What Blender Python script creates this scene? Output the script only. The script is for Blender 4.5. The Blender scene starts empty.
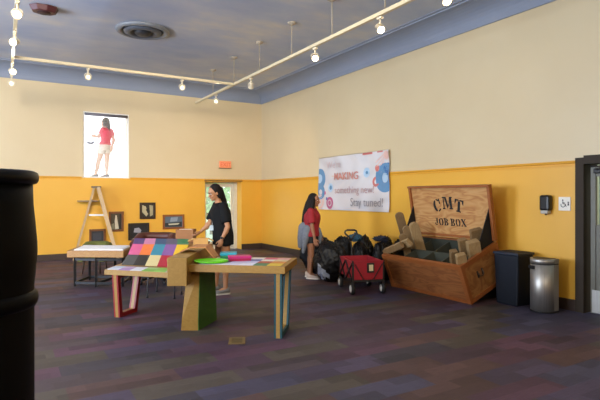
import bpy, bmesh, math, random
from mathutils import Vector, Matrix, Euler, noise
random.seed(7)
PI = math.pi
scn = bpy.context.scene
COL = scn.collection
# ------------------------------------------------------------------ camera frame
F = 500.0
CX, HY = 300.0, 196.0
EYE = 1.52
YAW = math.atan2(298.0, 500.0)
SN, CS = math.sin(YAW), math.cos(YAW)
FWD = Vector((SN, CS, 0)); RGT = Vector((CS, -SN, 0))
XR, YB = 6.5, 13.1          # right wall, back wall
ZC = 4.52                   # ceiling
ZR = 1.965                  # rail

def W(cx, d, z=0.0):
    p = RGT*cx + FWD*d
    return Vector((p.x, p.y, z))
def PZ(px, py, z):          # point of the plane z seen at px, py
    d = F*(EYE-z)/(py-HY)
    return W((px-CX)/F*d, d, z)
def PD(px, py, d):
    return W((px-CX)/F*d, d, EYE-(py-HY)/F*d)
def YR(px, X=XR):
    k = (px-CX)/F
    return X*(CS-SN*k)/(SN+CS*k)
def XB(px, Y=YB):
    k = (px-CX)/F
    return Y*(SN+CS*k)/(CS-SN*k)
def DEP(p): return p.x*SN+p.y*CS
def ZAT(p, py): return EYE-(py-HY)/F*DEP(p)

# ------------------------------------------------------------------ materials
def lin(c):
    if isinstance(c, str):
        c = c.lstrip('#'); c = [int(c[i:i+2], 16)/255 for i in (0, 2, 4)]
    return tuple((v/12.92 if v <= .04045 else ((v+.055)/1.055)**2.4) for v in c) + (1.0,)
_M = {}
def newmat(name):
    m = bpy.data.materials.new(name); m.use_nodes = True
    nt = m.node_tree
    return m, nt, nt.nodes['Principled BSDF']
def N(nt, t, **kw):
    n = nt.nodes.new(t)
    for k, v in kw.items():
        if k in n.inputs: n.inputs[k].default_value = v
        else: setattr(n, k, v)
    return n
def mat(col, rough=.6, metal=0., var=.12, scale=14., bump=0., emit=0., coat=0., spec=.5):
    key = (col, rough, metal, var, scale, bump, emit, coat, spec)
    if key in _M: return _M[key]
    m, nt, b = newmat('paint_'+str(col).lstrip('#'))
    c = lin(col)
    b.inputs['Roughness'].default_value = rough
    b.inputs['Metallic'].default_value = metal
    b.inputs['Coat Weight'].default_value = coat
    b.inputs['Specular IOR Level'].default_value = spec
    tc = N(nt, 'ShaderNodeTexCoord'); nz = N(nt, 'ShaderNodeTexNoise', Scale=scale, Detail=4.)
    nt.links.new(tc.outputs['Object'], nz.inputs['Vector'])
    mx = N(nt, 'ShaderNodeMix', data_type='RGBA')
    mx.inputs[6].default_value = tuple(v*(1-var) for v in c[:3])+(1,)
    mx.inputs[7].default_value = tuple(min(1, v*(1+var)) for v in c[:3])+(1,)
    nt.links.new(nz.outputs['Fac'], mx.inputs[0])
    nt.links.new(mx.outputs[2], b.inputs['Base Color'])
    if bump:
        bp = N(nt, 'ShaderNodeBump', Strength=bump, Distance=.01)
        nt.links.new(nz.outputs['Fac'], bp.inputs['Height']); nt.links.new(bp.outputs['Normal'], b.inputs['Normal'])
    if emit:
        b.inputs['Emission Color'].default_value = c
        b.inputs['Emission Strength'].default_value = emit
    _M[key] = m
    return m
def wood(c1, c2, scale=6., rough=.5, stretch=(1, 12, 12), dist=1.5, coat=0.):
    key = ('w', c1, c2, scale, rough, stretch, dist, coat)
    if key in _M: return _M[key]
    m, nt, b = newmat('wood_'+c1.lstrip('#'))
    tc = N(nt, 'ShaderNodeTexCoord'); mp = N(nt, 'ShaderNodeMapping'); mp.inputs['Scale'].default_value = stretch
    nz = N(nt, 'ShaderNodeTexNoise', Scale=scale, Detail=6., Distortion=dist)
    rp = N(nt, 'ShaderNodeValToRGB')
    rp.color_ramp.elements[0].position = .3; rp.color_ramp.elements[1].position = .7
    rp.color_ramp.elements[0].color = lin(c1); rp.color_ramp.elements[1].color = lin(c2)
    L = nt.links.new
    L(tc.outputs['Object'], mp.inputs['Vector']); L(mp.outputs['Vector'], nz.inputs['Vector'])
    L(nz.outputs['Fac'], rp.inputs['Fac']); L(rp.outputs['Color'], b.inputs['Base Color'])
    b.inputs['Roughness'].default_value = rough; b.inputs['Coat Weight'].default_value = coat
    _M[key] = m
    return m

def mat_plywood(name, c1, c2, c3, stretch):
    m, nt, b = newmat(name); L = nt.links.new
    tc = N(nt, 'ShaderNodeTexCoord'); mp = N(nt, 'ShaderNodeMapping'); mp.inputs['Scale'].default_value = stretch
    nz = N(nt, 'ShaderNodeTexNoise', Scale=2.2, Detail=2., Distortion=.6)
    L(tc.outputs['Object'], mp.inputs['Vector']); L(mp.outputs['Vector'], nz.inputs['Vector'])
    ml = N(nt, 'ShaderNodeMath', operation='MULTIPLY'); ml.inputs[1].default_value = 11.
    L(nz.outputs['Fac'], ml.inputs[0])
    pp = N(nt, 'ShaderNodeMath', operation='PINGPONG'); pp.inputs[1].default_value = 1.
    L(ml.outputs[0], pp.inputs[0])
    rp = N(nt, 'ShaderNodeValToRGB'); e = rp.color_ramp.elements
    e[0].color = lin(c1); e[1].color = lin(c3); e[0].position = .0; e[1].position = 1.
    n = e.new(.4); n.color = lin(c2)
    L(pp.outputs[0], rp.inputs['Fac']); L(rp.outputs['Color'], b.inputs['Base Color'])
    b.inputs['Roughness'].default_value = .5
    return m

def mat_wall():
    m, nt, b = newmat('wall_paint_two_tone'); L = nt.links.new
    ge = N(nt, 'ShaderNodeNewGeometry'); sp = N(nt, 'ShaderNodeSeparateXYZ'); L(ge.outputs['Position'], sp.inputs[0])
    gt = N(nt, 'ShaderNodeMath', operation='GREATER_THAN'); gt.inputs[1].default_value = ZR
    L(sp.outputs['Z'], gt.inputs[0])
    nz = N(nt, 'ShaderNodeTexNoise', Scale=1.3, Detail=5.); L(ge.outputs['Position'], nz.inputs['Vector'])
    a = N(nt, 'ShaderNodeMix', data_type='RGBA'); a.inputs[6].default_value = lin('#dda232'); a.inputs[7].default_value = lin('#e8b244')
    c = N(nt, 'ShaderNodeMix', data_type='RGBA'); c.inputs[6].default_value = lin('#cdb992'); c.inputs[7].default_value = lin('#d7c5a0')
    L(nz.outputs['Fac'], a.inputs[0]); L(nz.outputs['Fac'], c.inputs[0])
    mx = N(nt, 'ShaderNodeMix', data_type='RGBA')
    L(gt.outputs[0], mx.inputs[0]); L(a.outputs[2], mx.inputs[6]); L(c.outputs[2], mx.inputs[7])
    L(mx.outputs[2], b.inputs['Base Color']); b.inputs['Roughness'].default_value = .42
    n2 = N(nt, 'ShaderNodeTexNoise', Scale=60., Detail=2.); L(ge.outputs['Position'], n2.inputs['Vector'])
    bp = N(nt, 'ShaderNodeBump', Strength=.06, Distance=.01); L(n2.outputs['Fac'], bp.inputs['Height']); L(bp.outputs['Normal'], b.inputs['Normal'])
    return m
def mat_ceiling():
    m, nt, b = newmat('ceiling_painted_clouds'); L = nt.links.new
    ge = N(nt, 'ShaderNodeNewGeometry')
    mp = N(nt, 'ShaderNodeMapping'); mp.inputs['Scale'].default_value = (.55, .95, 1)
    L(ge.outputs['Position'], mp.inputs['Vector'])
    nz = N(nt, 'ShaderNodeTexNoise', Scale=1.0, Detail=5., Roughness=.55); L(mp.outputs['Vector'], nz.inputs['Vector'])
    rp = N(nt, 'ShaderNodeValToRGB'); e = rp.color_ramp.elements
    e[0].position = .3; e[0].color = lin('#a2b2cf'); e[1].position = .75; e[1].color = lin('#e6decf')
    n = e.new(.55); n.color = lin('#c2c8d4')
    L(nz.outputs['Fac'], rp.inputs['Fac']); L(rp.outputs['Color'], b.inputs['Base Color'])
    b.inputs['Roughness'].default_value = .6
    return m
def mat_carpet():
    m, nt, b = newmat('carpet_planks'); L = nt.links.new
    ge = N(nt, 'ShaderNodeNewGeometry')
    def brick(sc, bw, rh, off):
        mp = N(nt, 'ShaderNodeMapping'); mp.inputs['Location'].default_value = (off, off*.7, 0)
        L(ge.outputs['Position'], mp.inputs['Vector'])
        br = N(nt, 'ShaderNodeTexBrick', Scale=1.0)
        br.inputs['Color1'].default_value = (0, 0, 0, 1); br.inputs['Color2'].default_value = (1, 1, 1, 1)
        br.inputs['Mortar'].default_value = (.4, .4, .4, 1); br.inputs['Mortar Size'].default_value = 0.0
        br.inputs['Brick Width'].default_value = bw; br.inputs['Row Height'].default_value = rh
        L(mp.outputs['Vector'], br.inputs['Vector'])
        return br
    b1 = brick(1, .86, .29, 0.); b2 = brick(1, .43, .145, 3.3)
    r1 = N(nt, 'ShaderNodeValToRGB'); e = r1.color_ramp.elements; r1.color_ramp.interpolation = 'CONSTANT'
    cols = ['#483c42', '#523848', '#434054', '#4c443e', '#463442', '#38343e', '#523c3c', '#463c50']
    e[0].color = lin(cols[0]); e[0].position = 0.
    e[1].color = lin(cols[1]); e[1].position = .125
    for i in range(2, 8):
        n = e.new(i*.125); n.color = lin(cols[i])
    L(b1.outputs['Color'], r1.inputs['Fac'])
    mx = N(nt, 'ShaderNodeMix', data_type='RGBA', blend_type='OVERLAY'); mx.inputs[0].default_value = .30
    L(r1.outputs['Color'], mx.inputs[6]); L(b2.outputs['Color'], mx.inputs[7])
    mp = N(nt, 'ShaderNodeMapping'); mp.inputs['Scale'].default_value = (3, 40, 1); L(ge.outputs['Position'], mp.inputs['Vector'])
    nz = N(nt, 'ShaderNodeTexNoise', Scale=2.5, Detail=5., Roughness=.7); L(mp.outputs['Vector'], nz.inputs['Vector'])
    m2 = N(nt, 'ShaderNodeMix', data_type='RGBA', blend_type='OVERLAY'); m2.inputs[0].default_value = .55
    L(mx.outputs[2], m2.inputs[6]); L(nz.outputs['Fac'], m2.inputs[7])
    L(m2.outputs[2], b.inputs['Base Color'])
    b.inputs['Roughness'].default_value = .6; b.inputs['Specular IOR Level'].default_value = .35
    bp = N(nt, 'ShaderNodeBump', Strength=.25, Distance=.01); L(nz.outputs['Fac'], bp.inputs['Height']); L(bp.outputs['Normal'], b.inputs['Normal'])
    return m
def mat_glass(name, tint='#ffffff', haze=.1, refl=.06):
    m = bpy.data.materials.new(name); m.use_nodes = True; nt = m.node_tree; nt.nodes.clear(); L = nt.links.new
    out = N(nt, 'ShaderNodeOutputMaterial'); tr = N(nt, 'ShaderNodeBsdfTransparent'); tr.inputs[0].default_value = lin(tint)
    tl = N(nt, 'ShaderNodeBsdfTranslucent'); tl.inputs[0].default_value = (1, 1, 1, 1)
    gl = N(nt, 'ShaderNodeBsdfGlossy'); gl.inputs['Roughness'].default_value = .05
    a = N(nt, 'ShaderNodeMixShader'); c = N(nt, 'ShaderNodeMixShader')
    nz = N(nt, 'ShaderNodeTexNoise', Scale=4., Detail=3.); mr = N(nt, 'ShaderNodeMapRange'); mr.inputs['To Min'].default_value = haze*.8; mr.inputs['To Max'].default_value = haze*1.2
    L(nz.outputs['Fac'], mr.inputs['Value']); L(mr.outputs[0], a.inputs[0])
    L(tr.outputs[0], a.inputs[1]); L(tl.outputs[0], a.inputs[2])
    c.inputs[0].default_value = refl; L(a.outputs[0], c.inputs[1]); L(gl.outputs[0], c.inputs[2]); L(c.outputs[0], out.inputs[0])
    return m
def mat_steel():
    m, nt, b = newmat('brushed_steel'); L = nt.links.new
    tc = N(nt, 'ShaderNodeTexCoord'); mp = N(nt, 'ShaderNodeMapping'); mp.inputs['Scale'].default_value = (60, 60, 1)
    nz = N(nt, 'ShaderNodeTexNoise', Scale=2., Detail=4.); L(tc.outputs['Object'], mp.inputs[0]); L(mp.outputs[0], nz.inputs['Vector'])
    rp = N(nt, 'ShaderNodeValToRGB'); rp.color_ramp.elements[0].color = lin('#8d8983'); rp.color_ramp.elements[1].color = lin('#d8d2c8')
    L(nz.outputs['Fac'], rp.inputs['Fac']); L(rp.outputs['Color'], b.inputs['Base Color'])
    b.inputs['Metallic'].default_value = .85; b.inputs['Roughness'].default_value = .45
    return m

# ------------------------------------------------------------------ mesh builder
class MB:
    def __init__(s): s.bm = bmesh.new(); s.mats = []
    def mi(s, m):
        if m is None: return 0
        if m not in s.mats: s.mats.append(m)
        return s.mats.index(m)
    def face(s, vs, m=None, sm=False):
        try: f = s.bm.faces.new(vs)
        except ValueError: return
        f.material_index = s.mi(m); f.smooth = sm
        return f
    def poly(s, pts, m=None):
        return s.face([s.bm.verts.new(Vector(p)) for p in pts], m)
    def hexa(s, b, t, m=None):          # bottom ring, top ring of equal count
        vb = [s.bm.verts.new(Vector(p)) for p in b]; vt = [s.bm.verts.new(Vector(p)) for p in t]
        n = len(vb)
        s.face(vb[::-1], m); s.face(vt, m)
        for i in range(n): s.face([vb[i], vb[(i+1) % n], vt[(i+1) % n], vt[i]], m)
    def box(s, c, d, m=None, rot=None, bev=0.):
        c = Vector(c); R = (rot.to_matrix() if isinstance(rot, Euler) else rot) if rot else Matrix.Identity(3)
        h = Vector(d)/2
        if bev:
            bm2 = bmesh.new(); bmesh.ops.create_cube(bm2, size=1.)
            bmesh.ops.scale(bm2, vec=Vector(d), verts=bm2.verts)
            bmesh.ops.bevel(bm2, geom=bm2.edges[:], offset=min(bev, min(d)*.45), segments=2, affect='EDGES', profile=.5)
            mp = {v: s.bm.verts.new(c+R@v.co) for v in bm2.verts}
            for f in bm2.faces: s.face([mp[v] for v in f.verts], m)
            bm2.free(); return
        q = [(-1, -1), (1, -1), (1, 1), (-1, 1)]
        s.hexa([c+R@Vector((x*h.x, y*h.y, -h.z)) for x, y in q], [c+R@Vector((x*h.x, y*h.y, h.z)) for x, y in q], m)
    def bar(s, a, b, w, t, m=None, up=(0, 0, 1)):   # rectangular bar a->b
        a = Vector(a); b = Vector(b); d = (b-a).normalized(); u = Vector(up)
        x = d.cross(u)
        if x.length < 1e-4: x = d.cross(Vector((1, 0, 0)))
        x.normalize(); y = x.cross(d)
        q = [(-1, -1), (1, -1), (1, 1), (-1, 1)]
        s.hexa([a+x*i*w/2+y*j*t/2 for i, j in q], [b+x*i*w/2+y*j*t/2 for i, j in q], m)
    def ring(s, c, x, y, rx, ry, n):
        return [s.bm.verts.new(c+x*(rx*math.cos(2*PI*i/n))+y*(ry*math.sin(2*PI*i/n))) for i in range(n)]
    def skin(s, rings, m=None, sm=True, cap=True):
        n = len(rings[0])
        for a, b in zip(rings, rings[1:]):
            for i in range(n): s.face([a[i], a[(i+1) % n], b[(i+1) % n], b[i]], m, sm)
        if cap:
            s.face(rings[0][::-1], m); s.face(rings[-1], m)
    def tube(s, pts, r, m=None, n=10, cap=True, closed=False):
        pts = [Vector(p) for p in pts]; rs = r if isinstance(r, (list, tuple)) else [r]*len(pts)
        rings = []; px = None
        for i, p in enumerate(pts):
            if closed: t = (pts[(i+1) % len(pts)]-pts[i-1])
            else: t = pts[min(i+1, len(pts)-1)]-pts[max(i-1, 0)]
            t.normalize()
            if px is None:
                x = t.cross(Vector((0, 0, 1)))
                if x.length < 1e-3: x = t.cross(Vector((1, 0, 0)))
            else:
                x = px-t*px.dot(t)
            x.normalize(); px = x; y = t.cross(x)
            rings.append(s.ring(p, x, y, rs[i], rs[i], n))
        if closed: rings.append(rings[0])
        s.skin(rings, m, True, cap and not closed)
    def lathe(s, prof, c=(0, 0, 0), m=None, n=32, axis='z', sm=True, ang=2*PI, R=None):
        c = Vector(c); rings = []
        R = R or Matrix.Identity(3)
        for r, z in prof:
            rings.append([s.bm.verts.new(c+R@Vector((r*math.cos(2*PI*i/n), r*math.sin(2*PI*i/n), z))) for i in range(n)])
        s.skin(rings, m, sm, True)
    def ell(s, c, r, m=None, R=None, u=16, v=10):
        c = Vector(c); R = R or Matrix.Identity(3); rings = []
        top = s.bm.verts.new(c+R@Vector((0, 0, r[2]))); bot = s.bm.verts.new(c+R@Vector((0, 0, -r[2])))
        for j in range(1, v):
            th = PI*j/v
            rings.append([s.bm.verts.new(c+R@Vector((r[0]*math.sin(th)*math.cos(2*PI*i/u), r[1]*math.sin(th)*math.sin(2*PI*i/u), r[2]*math.cos(th)))) for i in range(u)])
        for a, b in zip(rings, rings[1:]):
            for i in range(u): s.face([a[i], b[i], b[(i+1) % u], a[(i+1) % u]], m, True)
        for i in range(u):
            s.face([top, rings[0][i], rings[0][(i+1) % u]], m, True); s.face([bot, rings[-1][(i+1) % u], rings[-1][i]], m, True)
    def cone(s, a, b, r0, r1, m=None, n=14, round_=True):
        a = Vector(a); b = Vector(b); s.tube([a, b], [r0, r1], m, n)
        if round_:
            s.ell(a, (r0,)*3, m, u=12, v=8); s.ell(b, (r1,)*3, m, u=12, v=8)
    def prism(s, poly, fn, t0, t1, m=None):   # poly 2D, fn(u,v,t)->3D
        s.hexa([fn(u, v, t0) for u, v in poly], [fn(u, v, t1) for u, v in poly], m)
    def build(s, name, m=None, parent=None, org=None, bevel=0., sm=None):
        me = bpy.data.meshes.new(name)
        bmesh.ops.recalc_face_normals(s.bm, faces=s.bm.faces[:])
        if org is not None: bmesh.ops.translate(s.bm, verts=s.bm.verts, vec=-Vector(org))
        s.bm.to_mesh(me); s.bm.free()
        for k in (s.mats if s.mats else ([m] if m else [])): me.materials.append(k)
        if s.mats and None in s.mats: pass
        o = bpy.data.objects.new(name, me); COL.objects.link(o)
        if parent: o.parent = parent
        elif org is not None: o.location = org
        if bevel:
            b = o.modifiers.new('soft_edges', 'BEVEL'); b.width = bevel; b.segments = 2; b.limit_method = 'ANGLE'
        return o
def tag(o, label=None, cat=None, group=None, kind=None):
    if label: o['label'] = label
    if cat: o['category'] = cat
    if group: o['group'] = group
    if kind: o['kind'] = kind
    return o
def empty(name, loc, label, cat, rot=(0, 0, 0), group=None):
    o = bpy.data.objects.new(name, None); COL.objects.link(o); o.empty_display_size = .1
    o.location = loc; o.rotation_euler = rot
    return tag(o, label, cat, group)
def struct(o): o['kind'] = 'structure'; return o
def upd(): bpy.context.view_layer.update()
CAMROT = (0, 0, -YAW)

# common materials
DARK = mat('#1c1a1a', .5); BLACKM = mat('#0d0d0f', .35); TAN = wood('#98722f', '#a67e3a', 3., .5, (1, 10, 10))
WALL = mat_wall(); CEIL = mat_ceiling(); CARPET = mat_carpet(); STEEL = mat_steel()
BLUEC = mat('#8891a2', .6, var=.08, scale=2.); BASEB = mat('#3a2a22', .5); CREAM = mat('#d9c9a8', .6, var=.05)
YTRIM = mat('#dfa02c', .45, var=.04)
WHITE = mat('#efece6', .6, var=.03)

# ------------------------------------------------------------------ the room
X0, Y0 = -6.5, -4.5
WT = .45
wx0, wx1 = XB(83), XB(129); wz0, wz1 = ZR, EYE+2.06
dx0, dx1 = XB(205), XB(241.5); dz1 = 1.945
b = MB()
def wbox(b, x0, x1, y0, y1, z0, z1, m): b.box(((x0+x1)/2, (y0+y1)/2, (z0+z1)/2), (x1-x0, y1-y0, z1-z0), m)
y0, y1 = YB, YB+WT
wbox(b, X0-.3, wx0, y0, y1, 0, ZC, WALL); wbox(b, wx0, wx1, y0, y1, 0, wz0, WALL); wbox(b, wx0, wx1, y0, y1, wz1, ZC, WALL)
wbox(b, wx1, dx0, y0, y1, 0, ZC, WALL); wbox(b, dx0, dx1, y0, y1, dz1, ZC, WALL); wbox(b, dx1, XR+.3, y0, y1, 0, ZC, WALL)
struct(b.build('wall_back'))
ry1 = YR(576.4)-.085; ry0 = ry1-1.06; rz1 = 1.96
b = MB()
wbox(b, XR, XR+.3, ry1, YB, 0, ZC, WALL); wbox(b, XR, XR+.3, ry0, ry1, rz1, ZC, WALL); wbox(b, XR, XR+.3, Y0, ry0, 0, ZC, WALL)
struct(b.build('wall_right'))
# left wall with two tall daylight openings (beside and behind the camera)
b = MB()
ops = [(1.0, 4.0), (6.0, 9.0)]
yy = Y0
for a, c in ops:
    wbox(b, X0-.3, X0, yy, a, 0, ZC, WALL); wbox(b, X0-.3, X0, a, c, 0, .9, WALL); wbox(b, X0-.3, X0, a, c, 3.4, ZC, WALL); yy = c
wbox(b, X0-.3, X0, yy, YB, 0, ZC, WALL)
struct(b.build('wall_left'))
b = MB(); wbox(b, X0-.3, XR+.3, Y0-.3, Y0, 0, ZC, WALL); struct(b.build('wall_front'))
b = MB(); wbox(b, X0-.3, XR+.3, Y0-.3, YB+WT, -.1, 0, CARPET); struct(b.build('floor'))
b = MB(); wbox(b, X0-.3, XR+.3, Y0-.3, YB+WT, ZC, ZC+.15, CEIL); struct(b.build('ceiling'))
# cove cornices
def cove_profile():
    z0, zt, out = EYE+2.70, ZC-.001, .47
    p = [(0.0, z0-.03), (.025, z0-.03), (.03, z0)]
    for i in range(1, 9):
        t = i/8*PI/2
        p.append((.03+(out-.11)*(1-math.cos(t)), z0+(zt-.03-z0)*math.sin(t)))
    p += [(out-.06, zt-.03), (out-.05, zt-.012), (out, zt-.012), (out, zt), (0, zt)]
    return p
CP = cove_profile()
b = MB()
r1 = [b.bm.verts.new((XR-o, Y0, z)) for o, z in CP]; r2 = [b.bm.verts.new((XR-o, YB-o, z)) for o, z in CP]
b.skin([r1, r2], BLUEC, False); struct(b.build('trim_1'))
b = MB()
r1 = [b.bm.verts.new((X0, YB-o, z)) for o, z in CP]; r2 = [b.bm.verts.new((XR-o, YB-o, z)) for o, z in CP]
b.skin([r1, r2], BLUEC, False); struct(b.build('trim_2'))
# picture rails
def rail_prof(b, fn):
    pr = [(0, ZR-.05), (.012, ZR-.05), (.014, ZR-.015), (.03, ZR-.008), (.034, ZR+.008), (.02, ZR+.022), (0, ZR+.024)]
    return pr
b = MB(); pr = rail_prof(b, None)
b.skin([[b.bm.verts.new((XR-o, ry1+.09, z)) for o, z in pr], [b.bm.verts.new((XR-o, YB, z)) for o, z in pr]], YTRIM, False); struct(b.build('trim_3'))
b = MB()
for xa, xb in ((X0, wx0-.03), (wx1+.03, XR)):
    b.skin([[b.bm.verts.new((xa, YB-o*.5, z)) for o, z in pr], [b.bm.verts.new((xb, YB-o*.5, z)) for o, z in pr]], YTRIM, False)
struct(b.build('trim_4'))
# baseboards
b = MB(); wbox(b, XR-.02, XR, ry1+.09, YB, 0, .15, BASEB); struct(b.build('baseboard_right'))
b = MB(); wbox(b, X0, dx0, YB-.02, YB, 0, .15, BASEB); wbox(b, dx1, XR-.02, YB-.02, YB, 0, .15, BASEB); struct(b.build('baseboard_back'))

# high window in the back wall
w1 = empty('window_1', ((wx0+wx1)/2, YB+.06, wz0), None, None); struct(w1)
cxw = (wx0+wx1)/2; ww = wx1-wx0; wh = wz1-wz0
b = MB(); fw = .035
for x in (-ww/2+fw/2, ww/2-fw/2): b.box((x, 0, wh/2), (fw, .08, wh), WHITE)
for z in (fw/2, wh-fw/2): b.box((0, 0, z), (ww-2*fw, .08, fw), WHITE)
b.build('window_frame', parent=w1)
b = MB(); b.box((0, 0, wh/2), (ww-2*fw, .006, wh-2*fw), mat_glass('bloom_window_glass', '#ffffff', .15, .03)); b.build('pane', parent=w1)  # white translucent veil mixed into the pane imitates daylight bloom
b = MB(); b.box((0, .2, .004), (ww, .40, .008), WHITE); b.build('window_sill', parent=w1)
bl = MB(); bl.tube([(-ww/2+.04, -.07, wh-.065), (ww/2-.04, -.07, wh-.065)], .036, mat('#6d6a70', .6), 12); bl.build('blind_roll', parent=w1)

# back doorway
ddep = YB+.36
d1 = empty('door_1', ((dx0+dx1)/2, ddep, 0), None, None); struct(d1)
dw = dx1-dx0; DFR = mat('#d8d2bf', .5); DDK = mat('#54483a', .5)
b = MB()
b.box((dw/2-.05, 0, dz1/2), (.10, .10, dz1), DFR); b.box((-dw/2+.03, 0, dz1/2), (.06, .10, dz1), DFR); b.box((0, 0, dz1-.03), (dw-.16, .10, .06), DFR)
b.build('door_frame', parent=d1)
b = MB(); lw = dw-.17
for x in (-lw/2+.045, lw/2-.045): b.box((x-.02, 0, dz1/2-.03), (.09, .05, dz1-.07), DFR)
for z, h in ((.12, .22), (dz1-.12, .10), (1.0, .05)): b.box((-.02, 0, z), (lw-.18, .05, h), DFR)
lf = b.build('door_leaf', parent=d1)
b = MB(); b.box((-.02, 0, dz1/2), (lw-.18, .008, dz1-.34), mat_glass('door_glass', '#f4fff4', .12, .05)); b.build('pane', parent=lf)
b = MB(); b.box((-.02, -.05, 1.03), (lw-.2, .03, .04), mat('#8a8a88', .35, .8)); b.build('push_bar', parent=lf)
b = MB(); b.box((0, -.325, dz1+.012), (dw+.04, .10, .05), mat('#3c3226', .5)); b.build('door_header', parent=d1)

# right door
d2 = empty('door_2', (XR, (ry0+ry1)/2, 0), None, None); struct(d2)
rw = ry1-ry0; FR = mat('#33281c', .6, spec=.25)
b = MB()
for y in (-rw/2-.03, rw/2+.03): b.box((.13, y, rz1/2+.03), (.32, .11, rz1+.06), FR)
b.box((.13, 0, rz1+.03), (.32, rw-.05, .11), FR)
b.build('door_frame', parent=d2)
LEAF = mat('#6a6658', .45); lfw = rw-.15
b = MB(); xx = .07
for y, w_ in ((-lfw/2+.07, .14), (lfw/2-.03, .06)): b.box((xx, y, rz1/2-.03), (.045, w_, rz1-.08), LEAF)
for z, h in ((.585, 1.13), (rz1-.12, .14)): b.box((xx, .02, z), (.045, lfw-.18, h), LEAF)
lf = b.build('door_leaf', parent=d2)
b = MB(); b.box((xx, -.02, 1.50), (.008, lfw-.16, .72), mat_glass('teal_door_glass', '#b9d6d2', .25, .06)); b.build('pane', parent=lf)
b = MB(); b.box((xx-.026, -.0, .165), (.006, lfw-.04, .29), STEEL); b.build('kick_plate', parent=lf)
b = MB(); b.box((xx-.05, lfw/2-.18, rz1-.12), (.06, .24, .06), DARK, bev=.01); b.bar((xx-.08, lfw/2-.1, rz1-.1), (xx-.15, lfw/2-.30, rz1-.08), .03, .02, DARK); b.bar((xx-.15, lfw/2-.30, rz1-.08), (xx-.04, lfw/2-.02, rz1-.055), .025, .02, DARK)
b.build('door_closer', parent=lf)
b = MB(); b.box((xx-.045, -lfw/2+.12, 1.05), (.05, .05, .22), STEEL, bev=.01); b.build('door_handle', parent=lf)
# lobby wall beyond the right door
b = MB(); wbox(b, XR+2.2, XR+2.3, -1, 7, 0, 3, mat('#9fb6b2', .7)); struct(b.build('wall_lobby'))
b = MB(); wbox(b, XR+.3, XR+2.2, -1, 7, -.1, -.001, mat('#6a6258', .7)); struct(b.build('floor_lobby'))

# ground outside
b = MB(); wbox(b, -20, 30, YB+WT, 60, -.35, -.05, mat('#a9aa98', .8)); struct(b.build('ground_outside'))
def shrub(x, y, r, h, col, label):
    rt = empty('leafy_tree', (x, y, -.05), label, 'tree', group=None)
    b = MB(); b.tube([(0, 0, 0), (.05, 0, h*.4), (0, .05, h*.7)], [.09, .07, .04], mat('#4a3a2a', .8), 8); b.build('trunk', parent=rt)
    b = MB(); g = [mat(c, .7) for c in col]
    for k in range(900):
        v = Vector((random.gauss(0, 1), random.gauss(0, 1), random.gauss(0, 1))).normalized()*(random.random()**.4)
        p = Vector((v.x*r, v.y*r, h*.62+v.z*h*.40)); a = Euler((random.random()*6, random.random()*6, random.random()*6)).to_matrix()
        s_ = .11+.08*random.random()
        b.poly([p+a@Vector(q) for q in ((-s_, 0, 0), (0, -s_*.5, .02), (s_, 0, 0), (0, s_*.5, .02))], random.choice(g))
    b.build('foliage', parent=rt)
shrub(7.4, 19.5, 1.1, 2.9, ('#9cc07c', '#b4d094', '#88ae68'), 'bright green leafy tree outside, seen through right part of glass door')
shrub(6.0, 21.5, 1.3, 2.3, ('#aac88c', '#c4dcaa'), 'pale green leafy tree outside, seen through left part of glass door')

# ------------------------------------------------------------------ ceiling things
HT = 2.41; ZT = EYE+HT                     # track height
TRK = mat('#d8c8a2', .45, var=.05); RODM = mat('#a89c88', .5)
XT = 4.30
def track_at(px, X):                       # Y of the point of a depth-running track at column px
    k = (px-CX)/F
    return X*(CS-SN*k)/(SN+CS*k)
def make_track(name, a, b_, label, rods):
    rt = empty(name, ((Vector(a)+Vector(b_))/2), label, 'lighting track', group='suspended lighting tracks')
    m = MB(); m.bar(a, b_, .045, .05, TRK); m.build('rail', parent=rt, org=rt.location)
    for p in rods:
        p = Vector(p)
        r = MB(); r.tube([(p.x, p.y, ZT+.02), (p.x, p.y, ZC-.03)], .008, RODM, 8); ro = r.build('hanger_rod', parent=rt, org=rt.location)
        c = MB(); c.lathe([(.075, -.002), (.075, -.02), (.05, -.035), (.012, -.06)], (p.x, p.y, ZC), RODM, 20); c.build('canopy', parent=ro, org=rt.location)
    return rt
YE = track_at(196, XT)
rods = [(XT, track_at(p, XT), 0) for p in (213, 234, 259.3, 291.7, 332, 385)]
make_track('lighting_track', (XT, YE, ZT), (XT, .5, ZT), 'long cream lighting track slanting across the right of the ceiling', rods)
YBT = 10.0
make_track('lighting_track', (.19, YBT, ZT), (XT-.03, YBT, ZT), 'cream lighting track crossing the ceiling in front of the back wall', [(2.2, YBT, 0)] if False else [])
XL = .16
make_track('lighting_track', (XL, .8, ZT), (XL, 11.5, ZT), 'cream lighting track running away from the camera at far upper left', [(XL, 3.0, 0)])
BULB = mat('#fff0c8', .4, emit=22., var=.0); HEAD = mat('#d9ccb0', .4, var=.05)
BULB_DIM = mat('#fff2d6', .4, emit=5., var=.0)
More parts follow.
